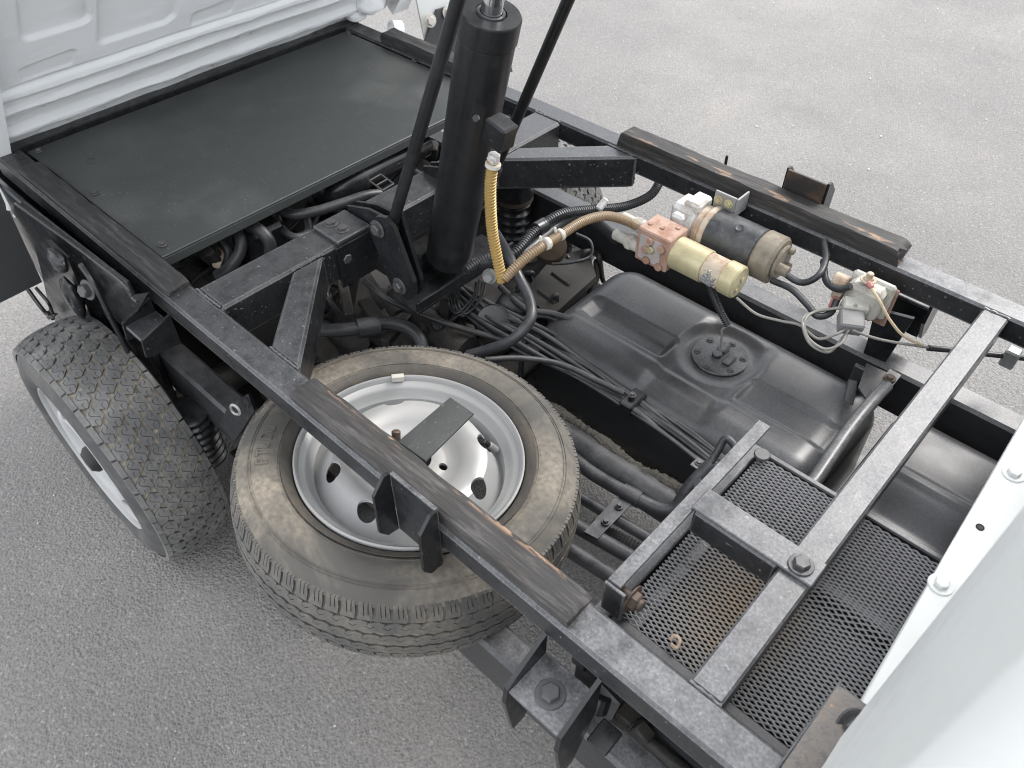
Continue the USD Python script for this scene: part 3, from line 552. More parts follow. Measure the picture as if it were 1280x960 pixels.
# ------------------------------------------------------------------ fuel tank
def tank():
    x0, x1, y0, y1, zt_, zb, Rr = -.795, -.165, .900, 1.232, .454, .26, .068
    xs = np.linspace(x0, x1, 180); ys = np.linspace(y0, y1, 110); X, Y = np.meshgrid(xs, ys, indexing='ij')
    cx, cy, rc = (x0 + x1) / 2, (y0 + y1) / 2, .07
    qx, qy = np.abs(X - cx) - (x1 - x0) / 2 + rc, np.abs(Y - cy) - (y1 - y0) / 2 + rc
    d = -(np.hypot(np.maximum(qx, 0), np.maximum(qy, 0)) + np.minimum(np.maximum(qx, qy), 0) - rc)
    t = np.clip(d / Rr, 0, 1); Z = zt_ - Rr + Rr * np.sqrt(np.clip(1 - (1 - t) ** 2, 0, 1))
    f = sstep(.0, .05, d)
    gx = 1 - sstep(-.56, -.535, X)
    Z -= .019 * f * gx * sstep(1.005, 1.025, Y) * (1 - sstep(1.058, 1.078, Y)) * sstep(-.765, -.72, X)     # lengthwise groove
    Z -= .007 * sstep(-.545, -.515, X) * (1 - sstep(-.405, -.375, X)) * f * (1 - sstep(1.16, 1.2, Y))          # middle saddle
    Z -= .007 * sstep(-.385, -.37, X) * f * sstep(1.005, 1.02, Y) * (1 - sstep(1.07, 1.085, Y)) * (1 - sstep(-.215, -.19, X))
    Z -= .006 * f * sstep(.985, 1.0, Y) * (1 - sstep(1.0, 1.2, Y)) * (1 - sstep(-.35, -.2, X)) * .4
    rr = np.hypot(X + .462, Y - 1.098); flat = zt_ - .014
    k = 1 - sstep(.062, .092, rr); Z = Z * (1 - k) + flat * k
    out = d <= 0.0015
    Z = np.where(out, zb, Z)
    return grid(xs, ys, np.stack([X, Y, Z], -1))
ft = P('fuel_tank', tank(), 'tank', smooth=50, label='black pressed-steel fuel tank between the chassis rails')
so2 = A((-.462, 1.098, .441))
sp = S(ft, 'sender_plate', cyl(so2 - A((0, 0, .003)), so2 + A((0, 0, .0045)), .0555, 48), 'chassis', smooth=40, label='round grey sender plate on the tank')
for k in range(6):
    a = .5 + k * math.pi / 3; S(ft, 'screw', hexbolt(so2 + A((.044 * math.cos(a), .044 * math.sin(a), .0045)), (0, 0, 1), .0045, .004), 'bolt')
S(ft, 'sender_terminal', cat(bx(so2 + A((-.012, .002, .0045)), so2 + A((.006, .030, .016)), .003), cyl(so2 + A((-.004, -.006, .0045)), so2 + A((-.004, -.006, .013)), .010, 16), bx(so2 + A((.014, -.018, .0045)), so2 + A((.030, .012, .011)), .002)), 'chassis')
def hump(x0, x1, y0, y1, zt_, zb, Rr, rc=.05, feat=None):
    xs = np.linspace(x0, x1, 80); ys = np.linspace(y0, y1, 80); X, Y = np.meshgrid(xs, ys, indexing='ij'); cx, cy = (x0 + x1) / 2, (y0 + y1) / 2
    qx, qy = np.abs(X - cx) - (x1 - x0) / 2 + rc, np.abs(Y - cy) - (y1 - y0) / 2 + rc
    d = -(np.hypot(np.maximum(qx, 0), np.maximum(qy, 0)) + np.minimum(np.maximum(qx, qy), 0) - rc)
    t = np.clip(d / Rr, 0, 1); Z = zt_ - Rr + Rr * np.sqrt(np.clip(1 - (1 - t) ** 2, 0, 1))
    if feat is not None: Z = Z + feat(X, Y) * sstep(0, .05, d)
    return grid(xs, ys, np.stack([X, Y, np.where(d <= .001, zb, Z)], -1))
P('underfloor_cover', hump(-.150, .34, .80, 1.235, .440, .25, .05, feat=lambda X, Y: -.028 * (1 - sstep(.98, 1.05, Y)) + .006 * sstep(1.05, 1.06, Y) * (1 - sstep(1.075, 1.085, Y))), 'tank', smooth=50)
tb = P('strut_tube', tube([(-0.164,0.861,0.530), (-0.174,1.003,0.525), (-0.176,1.099,0.520), (-0.175,1.158,0.515)], .0115, 16), 'chassis', smooth=60)
S(tb, 'end_plate', plate([(-0.189,1.125,0.512), (-0.190,1.206,0.512), (-0.168,1.204,0.512), (-0.167,1.112,0.512)], .004, (0, 0, 1)), 'chassis')
S(tb, 'bolt', hexbolt((-0.179,1.134,0.516), (0, 0, 1), .008, .007), 'bolt'); S(tb, 'bolt', hexbolt((-0.179,1.180,0.516), (0, 0, 1), .007, .006), 'rustbolt')
tbk = P('tank_bracket', cat(plate([(-0.213,1.137,0.500), (-0.230,1.205,0.500), (-0.187,1.208,0.500), (-0.178,1.135,0.500), (-0.181,1.114,0.500)], .004, (0, 0, 1)), bx((-.245, 1.19, .44), (-.205, 1.20, .498), .002)), 'tank')
P('tank_strap', bar((-0.235,1.184,0.470), (-0.218,1.142,0.450), .018, .004), 'tank')

# ------------------------------------------------------------------ chassis
def chassis_rail(y0, y1):
    r = bx((-1.80, y0, .37), (.30, y1, .470), .006)
    return r
cr1 = P('chassis_rail', chassis_rail(.347, .394), 'chassis'); cr2 = P('chassis_rail', chassis_rail(1.257, 1.311), 'chassis')
S(cr1, 'cable_clip', bar((-0.313,0.364,0.475) if 0 else (-.165, .33, .515), (-.165, .365, .52), .03, .004), 'gloss')

P('floor_pan', bx((-.80, .80, .295), (-.30, .905, .300), .001), 'grime')
P('axle_beam', cyl((-1.296, .30, .268), (-1.296, 1.36, .268), .034, 24), 'grime', smooth=40)

# pipes running lengthwise
ps = P('propeller_shaft', cyl((-.88, .775, .36), (-.315, .795, .36), .033, 32), 'hose', smooth=40)
xi = np.linspace(-.82, -.33, 220)
S(ps, 'insulation_strip', tube(np.c_[xi, .812 + .004 * np.sin(xi * 30) + rng.normal(0, .0009, 220), .380 + rng.normal(0, .0009, 220)], np.clip(.0125 + .003 * np.sin(xi * 47) + rng.normal(0, .0009, 220), .006, .018), 12, raw=True), 'insul', label='frayed brown insulation along the shaft')
P('coolant_pipe', tube([(-0.590,0.747,0.395), (-0.494,0.735,0.395), (-0.403,0.743,0.395), (-0.350,0.754,0.395), (-0.330,0.770,0.405), (-0.328,0.789,0.430), (-0.324,0.811,0.450), (-0.317,0.838,0.470)], .0125, 14), 'hose', smooth=60)
S('/World/dump_truck/coolant_pipe', 'sleeve', tube([(-0.421,0.740,0.395), (-0.388,0.746,0.395)], .0155, 14), 'hose', smooth=60)
for pp, r in ((((690,600,.38), (735,628,.38), (810,675,.38), (860,705,.38)), .0105), (((690,635,.38), (725,660,.38), (790,697,.38), (850,732,.38)), .0128), (((690,670,.37), (712,690,.37), (765,725,.37), (830,765,.37)), .0135)):
    pass
P('coolant_pipe', tube([(-0.534,0.684,0.380), (-0.456,0.690,0.380), (-0.337,0.702,0.380), (-0.247,0.711,0.380)], .0100, 14), 'hose', smooth=60)
P('coolant_pipe', tube([(-0.491,0.634,0.380), (-0.433,0.639,0.380), (-0.333,0.653,0.380), (-0.246,0.664,0.380)], .0128, 14), 'hose', smooth=60)
P('coolant_pipe', tube([(-0.476,0.597,0.370), (-0.422,0.600,0.370), (-0.338,0.608,0.370), (-0.241,0.616,0.370)], .0135, 14), 'hose', smooth=60)
P('corrugated_pipe', ribbed([(-0.438,0.683,0.340), (-0.384,0.694,0.340), (-0.330,0.701,0.340)], .009, .006, .001), 'hose', smooth=30)
pc = P('pipe_clamp', plate([(-0.417,0.630,0.394), (-0.392,0.634,0.394), (-0.393,0.730,0.394), (-0.422,0.727,0.394)], .003, (0, 0, 1)), 'chassis')
S(pc, 'bolt', hexbolt((-0.402,0.668,0.397), (0, 0, 1), .005, .008), 'bolt'); S(pc, 'bolt', hexbolt((-0.405,0.709,0.397), (0, 0, 1), .005, .008), 'bolt')
P('fuel_pipe', tube([(-0.295,0.842,0.460), (-0.297,0.878,0.480), (-0.324,0.885,0.490), (-0.325,0.864,0.470), (-0.324,0.825,0.450), (-0.327,0.797,0.430), (-0.326,0.761,0.410)], .0068, 12), 'hose', smooth=60)
fp = P('pipe_union', hexbolt((-0.324,0.809,0.452), (.6, -.4, -.5), .012, .018, False), 'bolt'); S(fp, 'tab', bx(A((-0.337,0.830,0.460)) - (.010, .012, .002), A((-0.337,0.830,0.460)) + (.010, .012, .002), .001), 'chassis'); S(fp, 'bolt', hexbolt((-0.337,0.831,0.462), (0, 0, 1), .005, .005), 'bolt')
# cable bundle
for k in range(12):
    o = (k - 5.5) * .7; z = .425 + .006 * math.cos(k * 2.1)
    pts = [A((-1.001,0.883,0.460)) + A((0, .004 * o, .004 * math.sin(k))), A((-0.895,0.870,0.450)) + A((0, .008 * o, .006 * math.sin(2 * k))), A((-0.764,0.885,0.440)) + A((0, .011 * o, .012 * math.sin(1.7 * k))),
           A((-0.640,0.899,0.430)) + A((0, .009 * o, .008 * math.cos(k))), A((-0.521,0.897,0.425)) + A((0, .0055 * o, .004 * math.sin(k))), A((-0.411,0.893,0.420)) + A((0, .006 * o, .006 * math.cos(1.3 * k))), A((-0.285,0.879,0.420)) + A((0, .006 * o, .003 * math.sin(k)))]
    P('control_cable', tube(pts, .0034 + .0016 * ((k * 7) % 3) / 2, 8), 'hose', smooth=60)
cc = P('cable_clamp', bx(A((-0.521,0.897,0.425)) - (.014, .026, .012), A((-0.521,0.897,0.425)) + (.014, .026, .014), .003), 'gloss')
S(cc, 'bolt', hexbolt(A((-0.523,0.895,0.445)), (0, 0, 1), .005, .006), 'bolt')
P('brake_hose', tube([(-0.763,0.750,0.480), (-0.725,0.806,0.470), (-0.669,0.858,0.455), (-0.597,0.880,0.445), (-0.539,0.892,0.440)], .0060, 10), 'hose', smooth=60)
P('coolant_hose', tube([(-0.830,0.850,0.685), (-0.804,0.860,0.639), (-0.771,0.850,0.617), (-0.725,0.830,0.599), (-0.696,0.800,0.588), (-0.703,0.760,0.562), (-0.744,0.740,0.526), (-0.776,0.720,0.505)], .0098, 12), 'hose', smooth=60)
P('wiring_conduit', ribbed([(-0.855,0.800,0.614), (-0.848,0.840,0.619), (-0.814,0.880,0.627), (-0.821,0.950,0.638), (-0.818,1.020,0.644), (-0.801,1.100,0.624), (-0.779,1.180,0.603), (-0.766,1.250,0.601), (-0.776,1.300,0.607)], .0088, .0055, .0009), 'hose', smooth=30)
P('wiring_conduit', tube([(-0.860,0.820,0.614), (-0.812,0.900,0.617), (-0.814,0.970,0.620), (-0.823,1.040,0.619), (-0.820,1.100,0.601), (-0.796,1.140,0.563), (-0.776,1.160,0.532)], .0108, 12), 'hose', smooth=60)
P('wiring_sleeve', cyl((-0.824,0.957,0.637), (-0.824,0.985,0.637), .0145, 16), 'gloss', smooth=40)
P('wiring_clip', bar((-0.786,1.100,0.631), (-0.783,1.120,0.648), .014, .012), 'alu')
for k in range(4):
    P('brake_pipe', tube([A(q) + A((-.005, -.004, .0)) * k + A((0, 0, .004 * math.sin(2 * k + i))) for i, q in enumerate(((-0.927,0.849,0.520), (-0.924,0.838,0.470), (-0.896,0.833,0.460), (-0.894,0.878,0.480), (-0.907,0.901,0.500)))], .0026, 6), 'chassis', smooth=60)
P('coolant_hose', tube([(-1.071,0.721,0.520), (-1.020,0.727,0.500), (-0.969,0.762,0.470), (-0.895,0.802,0.450), (-0.788,0.852,0.440)], .0058, 10), 'hose', smooth=60)
P('branch_hose', tube([(-0.918,0.955,0.450), (-0.834,0.938,0.450), (-0.780,0.964,0.450), (-0.737,0.976,0.450)], .0068, 10), 'hose', smooth=60)
P('branch_hose', tube([(-0.828,0.907,0.440), (-0.794,0.956,0.440), (-0.750,0.968,0.430), (-0.678,0.946,0.420)], .0055, 10), 'hose', smooth=60)
ht = P('heat_tray', hull([A(q) + A((0, 0, dz)) for q in ((-0.907,1.012,0.400), (-0.946,1.159,0.400), (-0.909,1.245,0.400), (-0.828,1.175,0.400), (-0.811,1.003,0.400)) for dz in (0, -.02)]), 'grime')
for q in ((672, 378), (705, 350)): S(ht, 'raised_rib', bar((-0.891,1.047,0.402), (-0.834,1.040,0.402), .010, .006) if q[0] == 672 else bar((-0.909,1.116,0.402), (-0.850,1.108,0.402), .010, .006), 'grime')
P('vacuum_hose', tube([(-0.889,1.089,0.450), (-0.860,1.124,0.450), (-0.845,1.170,0.450), (-0.863,1.189,0.470), (-0.897,1.179,0.480)], .0035, 8), 'hose', smooth=60)
P('rusty_flange', lathe([(0, .01), (.018, .01), (.034, .004), (.036, 0), (.036, -.02)], 28, (-0.916,1.115,0.470), (.3, -.4, .8)), 'rustcore', smooth=40, label='rusty round flange below the tan hose')
P('idler_pulley', cat(lathe([(0, .012), (.02, .012), (.034, .010), (.036, 0), (.030, -.004), (.036, -.008), (.036, -.02)], 32, (-0.858,0.872,0.440), (.5, -.6, .6)), lathe([(0, .012), (.018, .012), (.03, .008), (.032, 0), (.032, -.02)], 32, (-0.868,0.938,0.430), (.5, -.6, .6))), 'gloss', smooth=40)
P('gearbox_housing', cat(*[hull(A(c) + rng.normal(0, 1, (30, 3)) * s) for c, s in (((-1.106,0.760,0.380), (.05, .05, .03)), ((-1.012,0.789,0.360), (.05, .045, .03)), ((-1.009,0.882,0.360), (.045, .05, .025)), ((-1.083,0.673,0.370), (.04, .04, .03)), ((-0.927,0.899,0.340), (.05, .05, .02)), ((-0.919,0.994,0.330), (.05, .05, .02)), ((-1.130,0.639,0.340), (.05, .05, .02)))]), 'grime')
P('gearbox_housing', cat(cyl((-1.121,0.798,0.400), (-0.863,0.801,0.400), .036, 24), cyl((-1.209,0.784,0.420), (-1.030,0.766,0.410), .03, 24), bar((-1.095,0.729,0.450), (-0.998,0.700,0.450), .03, .012), bar((-1.195,0.747,0.460), (-1.067,0.670,0.460), .022, .012), bar((-1.008,0.772,0.430), (-0.980,0.682,0.430), .018, .02)), 'grime', smooth=30)
P('radiator_hose', tube([(-1.085,0.582,0.470), (-1.043,0.618,0.470), (-1.014,0.654,0.470), (-0.992,0.702,0.465), (-0.958,0.729,0.455), (-0.927,0.732,0.440), (-0.906,0.717,0.420)], .0135, 14), 'hose', smooth=60)
S('/World/dump_truck/radiator_hose', 'sleeve', tube([(-1.015,0.650,0.470), (-0.996,0.688,0.467)], .0195, 16), 'hose', smooth=60)
P('radiator_hose', tube([(-1.119,0.612,0.400), (-1.048,0.598,0.400), (-0.991,0.573,0.400)], .022, 14), 'grime', smooth=60)
P('undertray', bx((-1.74, .42, .20), (-.82, 1.23, .215), .004), 'grime')
P('engine_block', cat(bx((-1.70, .52, .22), (-1.24, 1.15, .52), .03), bx((-1.24, .50, .22), (-1.02, 1.1, .36), .03), bx((-1.02, .60, .22), (-.86, 1.05, .33), .03)), 'grime')
# engine bay between the cover and the cross beam
P('coolant_hose', tube([(-1.297,0.567,0.610), (-1.283,0.581,0.615), (-1.252,0.577,0.610), (-1.239,0.562,0.590), (-1.239,0.535,0.570), (-1.258,0.512,0.550)], .0115, 14), 'hose', smooth=60)
P('coolant_hose', tube([(-1.260,0.604,0.620), (-1.230,0.610,0.620), (-1.210,0.613,0.600), (-1.213,0.607,0.560)], .0125, 14), 'hose', smooth=60)
P('coolant_hose', tube([(-1.277,0.684,0.610), (-1.240,0.696,0.610), (-1.217,0.733,0.610), (-1.202,0.782,0.610), (-1.189,0.835,0.610), (-1.185,0.873,0.600)], .0105, 14), 'hose', smooth=60)
P('coolant_hose', tube([(-1.316,0.698,0.580), (-1.260,0.672,0.580), (-1.222,0.675,0.575), (-1.222,0.708,0.570), (-1.252,0.730,0.580)], .0080, 12), 'hose', smooth=60)
P('engine_hose', tube([(-1.287,0.552,0.600), (-1.269,0.552,0.580), (-1.266,0.539,0.560)], .010, 12), 'hose', smooth=60)
P('battery_box', bx(A((-1.284,0.632,0.560)) - (.035, .045, .06), A((-1.284,0.632,0.560)) + (.035, .045, .04), .008), 'gloss')
P('pale_connector', tube([(-1.255,0.515,0.575), (-1.273,0.538,0.580), (-1.289,0.557,0.585)], [.008] * 17, 10), 'rusttan', smooth=60, label='pale tan connector between the hoses')
dk = [(-1.332,0.794,0.520), (-1.310,0.808,0.560), (-1.260,0.811,0.600), (-1.241,0.846,0.615), (-1.244,0.914,0.615), (-1.250,0.987,0.610), (-1.269,1.075,0.600)]
ad = P('air_duct', tube(dk, .026, 20), 'gloss', smooth=60, label='glossy black air intake duct')
S(ad, 'clamp_ring', tube([(-1.243,0.866,0.615), (-1.242,0.875,0.615)], .0285, 20), 'hose', smooth=40); S(ad, 'clamp_ring', tube([(-1.312,0.804,0.553), (-1.308,0.809,0.562)], .0285, 20), 'hose', smooth=40)
wf = [(-1.179,0.846,0.645), (-1.132,0.841,0.645), (-1.134,0.872,0.645), (-1.181,0.878,0.645)]
P('wire_guard', cat(*[bar(a, b, .003, .003, .0005) for a, b in zip(wf, wf[1:] + wf[:1])], bar((-1.155,0.843,0.645), (-1.157,0.875,0.645), .003, .003, .0005)), 'bolt')
for k in range(14):
    c = (A((-1.385,0.536,0.500)) + (A((-1.378,1.182,0.500)) - A((-1.385,0.536,0.500))) * k / 13) + rng.normal(0, .012, 3)
    P('engine_fitting', cat(*[hull(c + rng.normal(0, 1, (14, 3)) * rng.uniform(.008, .020) + rng.normal(0, .012, 3)) for _ in range(3)]), 'grime')
for k in range(5):
    c = A((-1.291,0.516,0.575)) + A((.004 * k, .006 * (k % 3), 0)) * 1.5; P('hose_stub', cyl(c, c + A((.012, -.01, .022)) * (1 + .3 * k), .009 + .001 * (k % 3), 14), 'grime', smooth=40)
P('added_dark_plate', bx((-1.0, .86, .30), (-.79, 1.25, .315), .003), 'grime')  # dark plate added where bright ground showed through, standing in for shade
P('added_dark_plate', bx((-1.235, .40, .12), (-.78, 1.25, .13), .003), 'grime')
# tangle of small hoses and pipes round the gearbox and in the engine bay
def scatter(n, p0, p1, p2, p3, zspan, rlo, rhi, name, seed):
    r = np.random.default_rng(seed); p0, p1, p2, p3 = map(A, (p0, p1, p2, p3))
    bil = lambda a, b: (p0 * (1 - a) + p1 * a) * (1 - b) + (p3 * (1 - a) + p2 * a) * b
    for k in range(n):
        a, b = r.uniform(0, 1, 2); da, db = r.uniform(-.45, .45, 2); z0 = r.uniform(*zspan); pts = []
        for t in np.linspace(0, 1, 5):
            q = bil(np.clip(a + da * t, -.1, 1.1), np.clip(b + db * t, -.1, 1.1)) + r.normal(0, .010, 3); q[2] = z0 + r.normal(0, .010) - .05 * (abs(t - .5) > .4); pts.append(q)
        P(name, tube(pts, r.uniform(rlo, rhi), 9, 6), 'hose' if k % 3 else 'grime', smooth=60)
scatter(16, (-1.256,0.721,0.420), (-1.041,0.942,0.420), (-0.819,0.814,0.420), (-1.076,0.574,0.420), (.37, .46), .004, .011, 'engine_hose', 11)
scatter(16, (-1.342,0.522,0.540), (-1.366,1.081,0.540), (-1.251,1.065,0.540), (-1.262,0.509,0.540), (.49, .57), .004, .010, 'engine_hose', 12)
scatter(9, (-0.990,0.965,0.400), (-0.936,1.263,0.400), (-0.819,1.164,0.400), (-0.786,0.874,0.400), (.37, .41), .0035, .008, 'engine_hose', 13)
for k in range(26):
    r2 = np.random.default_rng(40 + k); c = A((-1.250,0.727,0.420)) + (A((-0.992,0.968,0.420)) - A((-1.250,0.727,0.420))) * r2.uniform(0, 1) + (A((-1.076,0.574,0.420)) - A((-1.250,0.727,0.420))) * r2.uniform(0, 1); c[2] = r2.uniform(.37, .43)
    d = r2.normal(0, 1, 3); d[2] = abs(d[2]) + .6
    if k % 2: P('engine_bolt', hexbolt(c, d, r2.uniform(.006, .011), .009), 'bolt')
    else: P('engine_fitting', xf(bx((-.014, -.022, -.010), (.014, .022, .010), .004) if k % 4 else cyl((0, 0, -.02), (0, 0, .02), .014, 18, .003), *basis(d), c), 'grime' if k % 3 else 'gloss')
# suspension bellows
def bellows(x, y, z0, z1, r, cap=True):
    n = 8; pr = []
    for k in range(n):
        z = z0 + (z1 - z0) * k / n; h = (z1 - z0) / n; pr += [(r * .80, z), (r, z + h * .35), (r, z + h * .6), (r * .80, z + h * .95)]
    b = P('shock_bellows', lathe([(0, z0)] + pr + [(0, z1)], 36, (x, y, 0)), 'gloss', smooth=35)
    if cap: S(b, 'top_cap', cyl((x, y, z1), (x, y, z1 + .09), r * 1.05, 32, .004), 'gloss', smooth=40)
    return b
fb = bellows(-1.125, 1.222, .28, .455, .045)
S(fb, 'rust_ring', lathe([(.047, .452), (.0475, .462), (.046, .470)], 32, (-1.125, 1.222, 0)), 'rustcore', smooth=40)
nb = bellows(-1.14, .322, .26, .405, .044, False)
P('shock_mount', cat(plate([(-1.06, .30, .47), (-1.20, .30, .53), (-1.20, .30, .30), (-1.17, .30, .30), (-1.10, .30, .44), (-1.06, .30, .44)], .004, (0, 1, 0)), bx((-1.10, .30, .43), (-1.02, .346, .436), .001)), 'gloss') if 0 else None
eb = P('eye_bracket', cat(plate([(-0.968,0.345,0.528), (-0.920,0.345,0.573), (-0.911,0.345,0.541), (-0.971,0.345,0.442), (-0.999,0.345,0.470)], .006, (.3, -1, .2))), 'gloss')
S(eb, 'eye_ring', lathe([(.009, -.003), (.012, 0), (.009, .003), (.007, 0), (.009, -.003)], 20, (-0.939,0.339,0.540), (.3, -1, .2)), 'bracketsteel', smooth=40)
# inner arch sheet and clutter behind the near wheel
P('arch_liner', plate([(-1.658,0.322,0.621), (-1.561,0.322,0.675), (-1.147,0.322,0.707), (-1.143,0.322,0.682), (-1.069,0.322,0.727), (-1.270,0.322,0.527), (-1.391,0.322,0.530), (-1.526,0.322,0.604)], .004, (0, 1, 0)), 'gloss')
P('arch_liner', tube([(-1.624,0.320,0.642), (-1.394,0.320,0.674), (-1.206,0.320,0.693), (-1.159,0.320,0.691), (-1.151,0.320,0.672), (-1.135,0.320,0.673)], .004, 8), 'frame', smooth=60)
def wheel_well():
    xs = np.linspace(-1.70, -1.18, 40); ys = np.linspace(.20, .34, 10); X, Y = np.meshgrid(xs, ys, indexing='ij')
    Z = .30 + .25 * np.sqrt(np.clip(1 - ((X + 1.47) / .27) ** 2, 0, 1)) * (.6 + .4 * sstep(.18, .33, Y)); return grid(xs, ys, np.stack([X, Y, Z], -1))
P('added_dark_panel', bx((-1.78, .330, .20), (-1.235, .3455, .634), .004), 'gloss')  # dark panel added to stand in for shade between liner and rail
P('arch_sheet', plate([(-1.535,0.300,0.601), (-1.410,0.300,0.672), (-1.339,0.300,0.669), (-1.354,0.300,0.607), (-1.388,0.300,0.486), (-1.432,0.300,0.429), (-1.730,0.300,0.275), (-1.704,0.300,0.349), (-1.611,0.300,0.482)], .004, (0, 1, 0)), 'gloss')
P('arch_strip', plate([(-1.395,0.315,0.639), (-1.351,0.315,0.640), (-1.378,0.315,0.494), (-1.369,0.315,0.410), (-1.497,0.315,0.375), (-1.445,0.315,0.537)], .010, (0, 1, 0)), 'gloss')
for c, sc_, sd_ in (((-1.354,0.285,0.664), (.028, .012, .020), 4), ((-1.376,0.285,0.566), (.024, .014, .045), 6)):
    P('arch_boss', lump(c, sc_, sd_, .5), 'gloss', smooth=50)
P('arch_rib', tube([(-1.252,0.292,0.704), (-1.217,0.290,0.674), (-1.204,0.288,0.612), (-1.199,0.288,0.539)], .0045, 8), 'gloss', smooth=60)
P('leaf_bracket', cat(bar((-1.479,0.325,0.549), (-1.400,0.315,0.413), .03, .02), bar((-1.402,0.330,0.568), (-1.332,0.320,0.431), .012, .03)), 'gloss')
S('/World/dump_truck/leaf_bracket', 'bolt', hexbolt((-1.315,0.300,0.610), (.2, -1, .3), .013, .014), 'bolt')
P('harness_stub', cat(tube([(-1.722,0.280,0.397), (-1.696,0.280,0.370), (-1.667,0.280,0.359), (-1.628,0.280,0.368)], .0045, 8), tube([(-1.630,0.280,0.452), (-1.589,0.280,0.436), (-1.602,0.280,0.398)], .0035, 8), *[hull(A((-1.622,0.280,0.383)) + rng.normal(0, .006, (12, 3))) for _ in range(5)]), 'gloss', smooth=40)

# ------------------------------------------------------------------ radiator grille of expanded metal
def grille():
    ms = []; X0, X1, Y0, Y1 = -.234, .115, .452, .800; px_, py_ = .0136, .0066; zb = .598
    def zz(x, y): return zb + .010 * math.exp(-((y - .648) / .016) ** 2) * float(sstep(-.09, -.05, x)) + .004 * math.sin(9 * x + 3) * math.sin(11 * y)
    nx, ny = int((X1 - X0) / px_), int((Y1 - Y0) / py_); V, F = [], []
    def strand(a, b):
        a, b = A((a[0], a[1], zz(*a))), A((b[0], b[1], zz(*b))); d = b - a; d /= np.linalg.norm(d); s = np.cross((0, 0, 1), d)
        up = A((0, 0, 1.)); w, h = .00066, .0012; tl = .5 * s + .86 * up; ts = .86 * s - .5 * up
        k = len(V)
        for e in (a - d * .0004, b + d * .0004):
            for i, j in ((-1, -1), (1, -1), (1, 1), (-1, 1)): V.append(e + ts * w * i + tl * h * j)
        for q in range(4):
            r = (q + 1) % 4; F.extend([(k + q, k + r, k + 4 + r), (k + q, k + 4 + r, k + 4 + q)])
    for i in range(nx):
        for j in range(ny):
            x, y = X0 + i * px_, Y0 + j * py_; c = (x + px_ / 2, y + py_ / 2)
            # diamonds: left, top, right, bottom
            L, T_, R2, B2 = (x, y + py_ / 2), (x + px_ / 2, y + py_), (x + px_, y + py_ / 2), (x + px_ / 2, y)
            strand(L, T_); strand(T_, R2); strand(R2, B2); strand(B2, L)
    return trimesh.Trimesh(A(V), A(F), process=False)
gr = P('wire_grille', grille(), 'strand', label='grey expanded-metal grille, brown with rust dust in one patch', kind='stuff')
S(gr, 'edge_strip', cat(bx((-.236, .436, .588), (.115, .4505, .600), .002), bx((-.238, .801, .588), (.115, .806, .600), .002)), 'hose')
S(gr, 'clip', tube([(-0.163,0.462,0.606), (-0.162,0.468,0.610), (-0.154,0.467,0.612), (-0.151,0.457,0.610), (-0.159,0.457,0.607)], .0022, 8), 'rusttan', smooth=60)
rc = P('radiator', bx((-.225, .455, .44), (.14, .795, .505), .006), 'core')
S(rc, 'core_fin', cat(*[bx((-.215 + k * .011, .462, .5055), (-.211 + k * .011, .788, .515), .0005) for k in range(31)]), 'core', kind='stuff')
P('radiator_support', cat(bx((-.262, .40, .50), (-.2385, .812, .60), .002), bx((-.262, .412, .42), (.15, .432, .585), .002), bx((-.262, .808, .47), (.15, .822, .588), .002)), 'chassis')
P('side_bracket', cat(plate([(-0.251,0.399,0.600) if 0 else (-.30, .41, .60), (-.262, .41, .61), (-.262, .41, .52), (-.30, .41, .53)], .004, (0, 1, 0))), 'white')
P('fuel_filler_neck', cat(hull([(-0.221,0.378,0.500), (-0.211,0.400,0.510), (-0.179,0.400,0.500), (-0.178,0.384,0.480), (-0.191,0.370,0.470), (-0.212,0.379,0.470)]), cyl((-0.206,0.389,0.505), (-0.201,0.374,0.490), .018, 16)), 'gloss')
P('hose_cluster', cat(tube([(-0.181,0.391,0.460), (-0.139,0.396,0.460), (-0.078,0.399,0.460)], .013, 10), tube([(-0.156,0.398,0.480), (-0.117,0.398,0.470), (-0.058,0.404,0.460)], .010, 10), bar((-0.149,0.393,0.500), (-0.126,0.393,0.490), .02, .02), bar((-0.181,0.407,0.470), (-0.149,0.408,0.470), .03, .03)), 'grime', smooth=40)

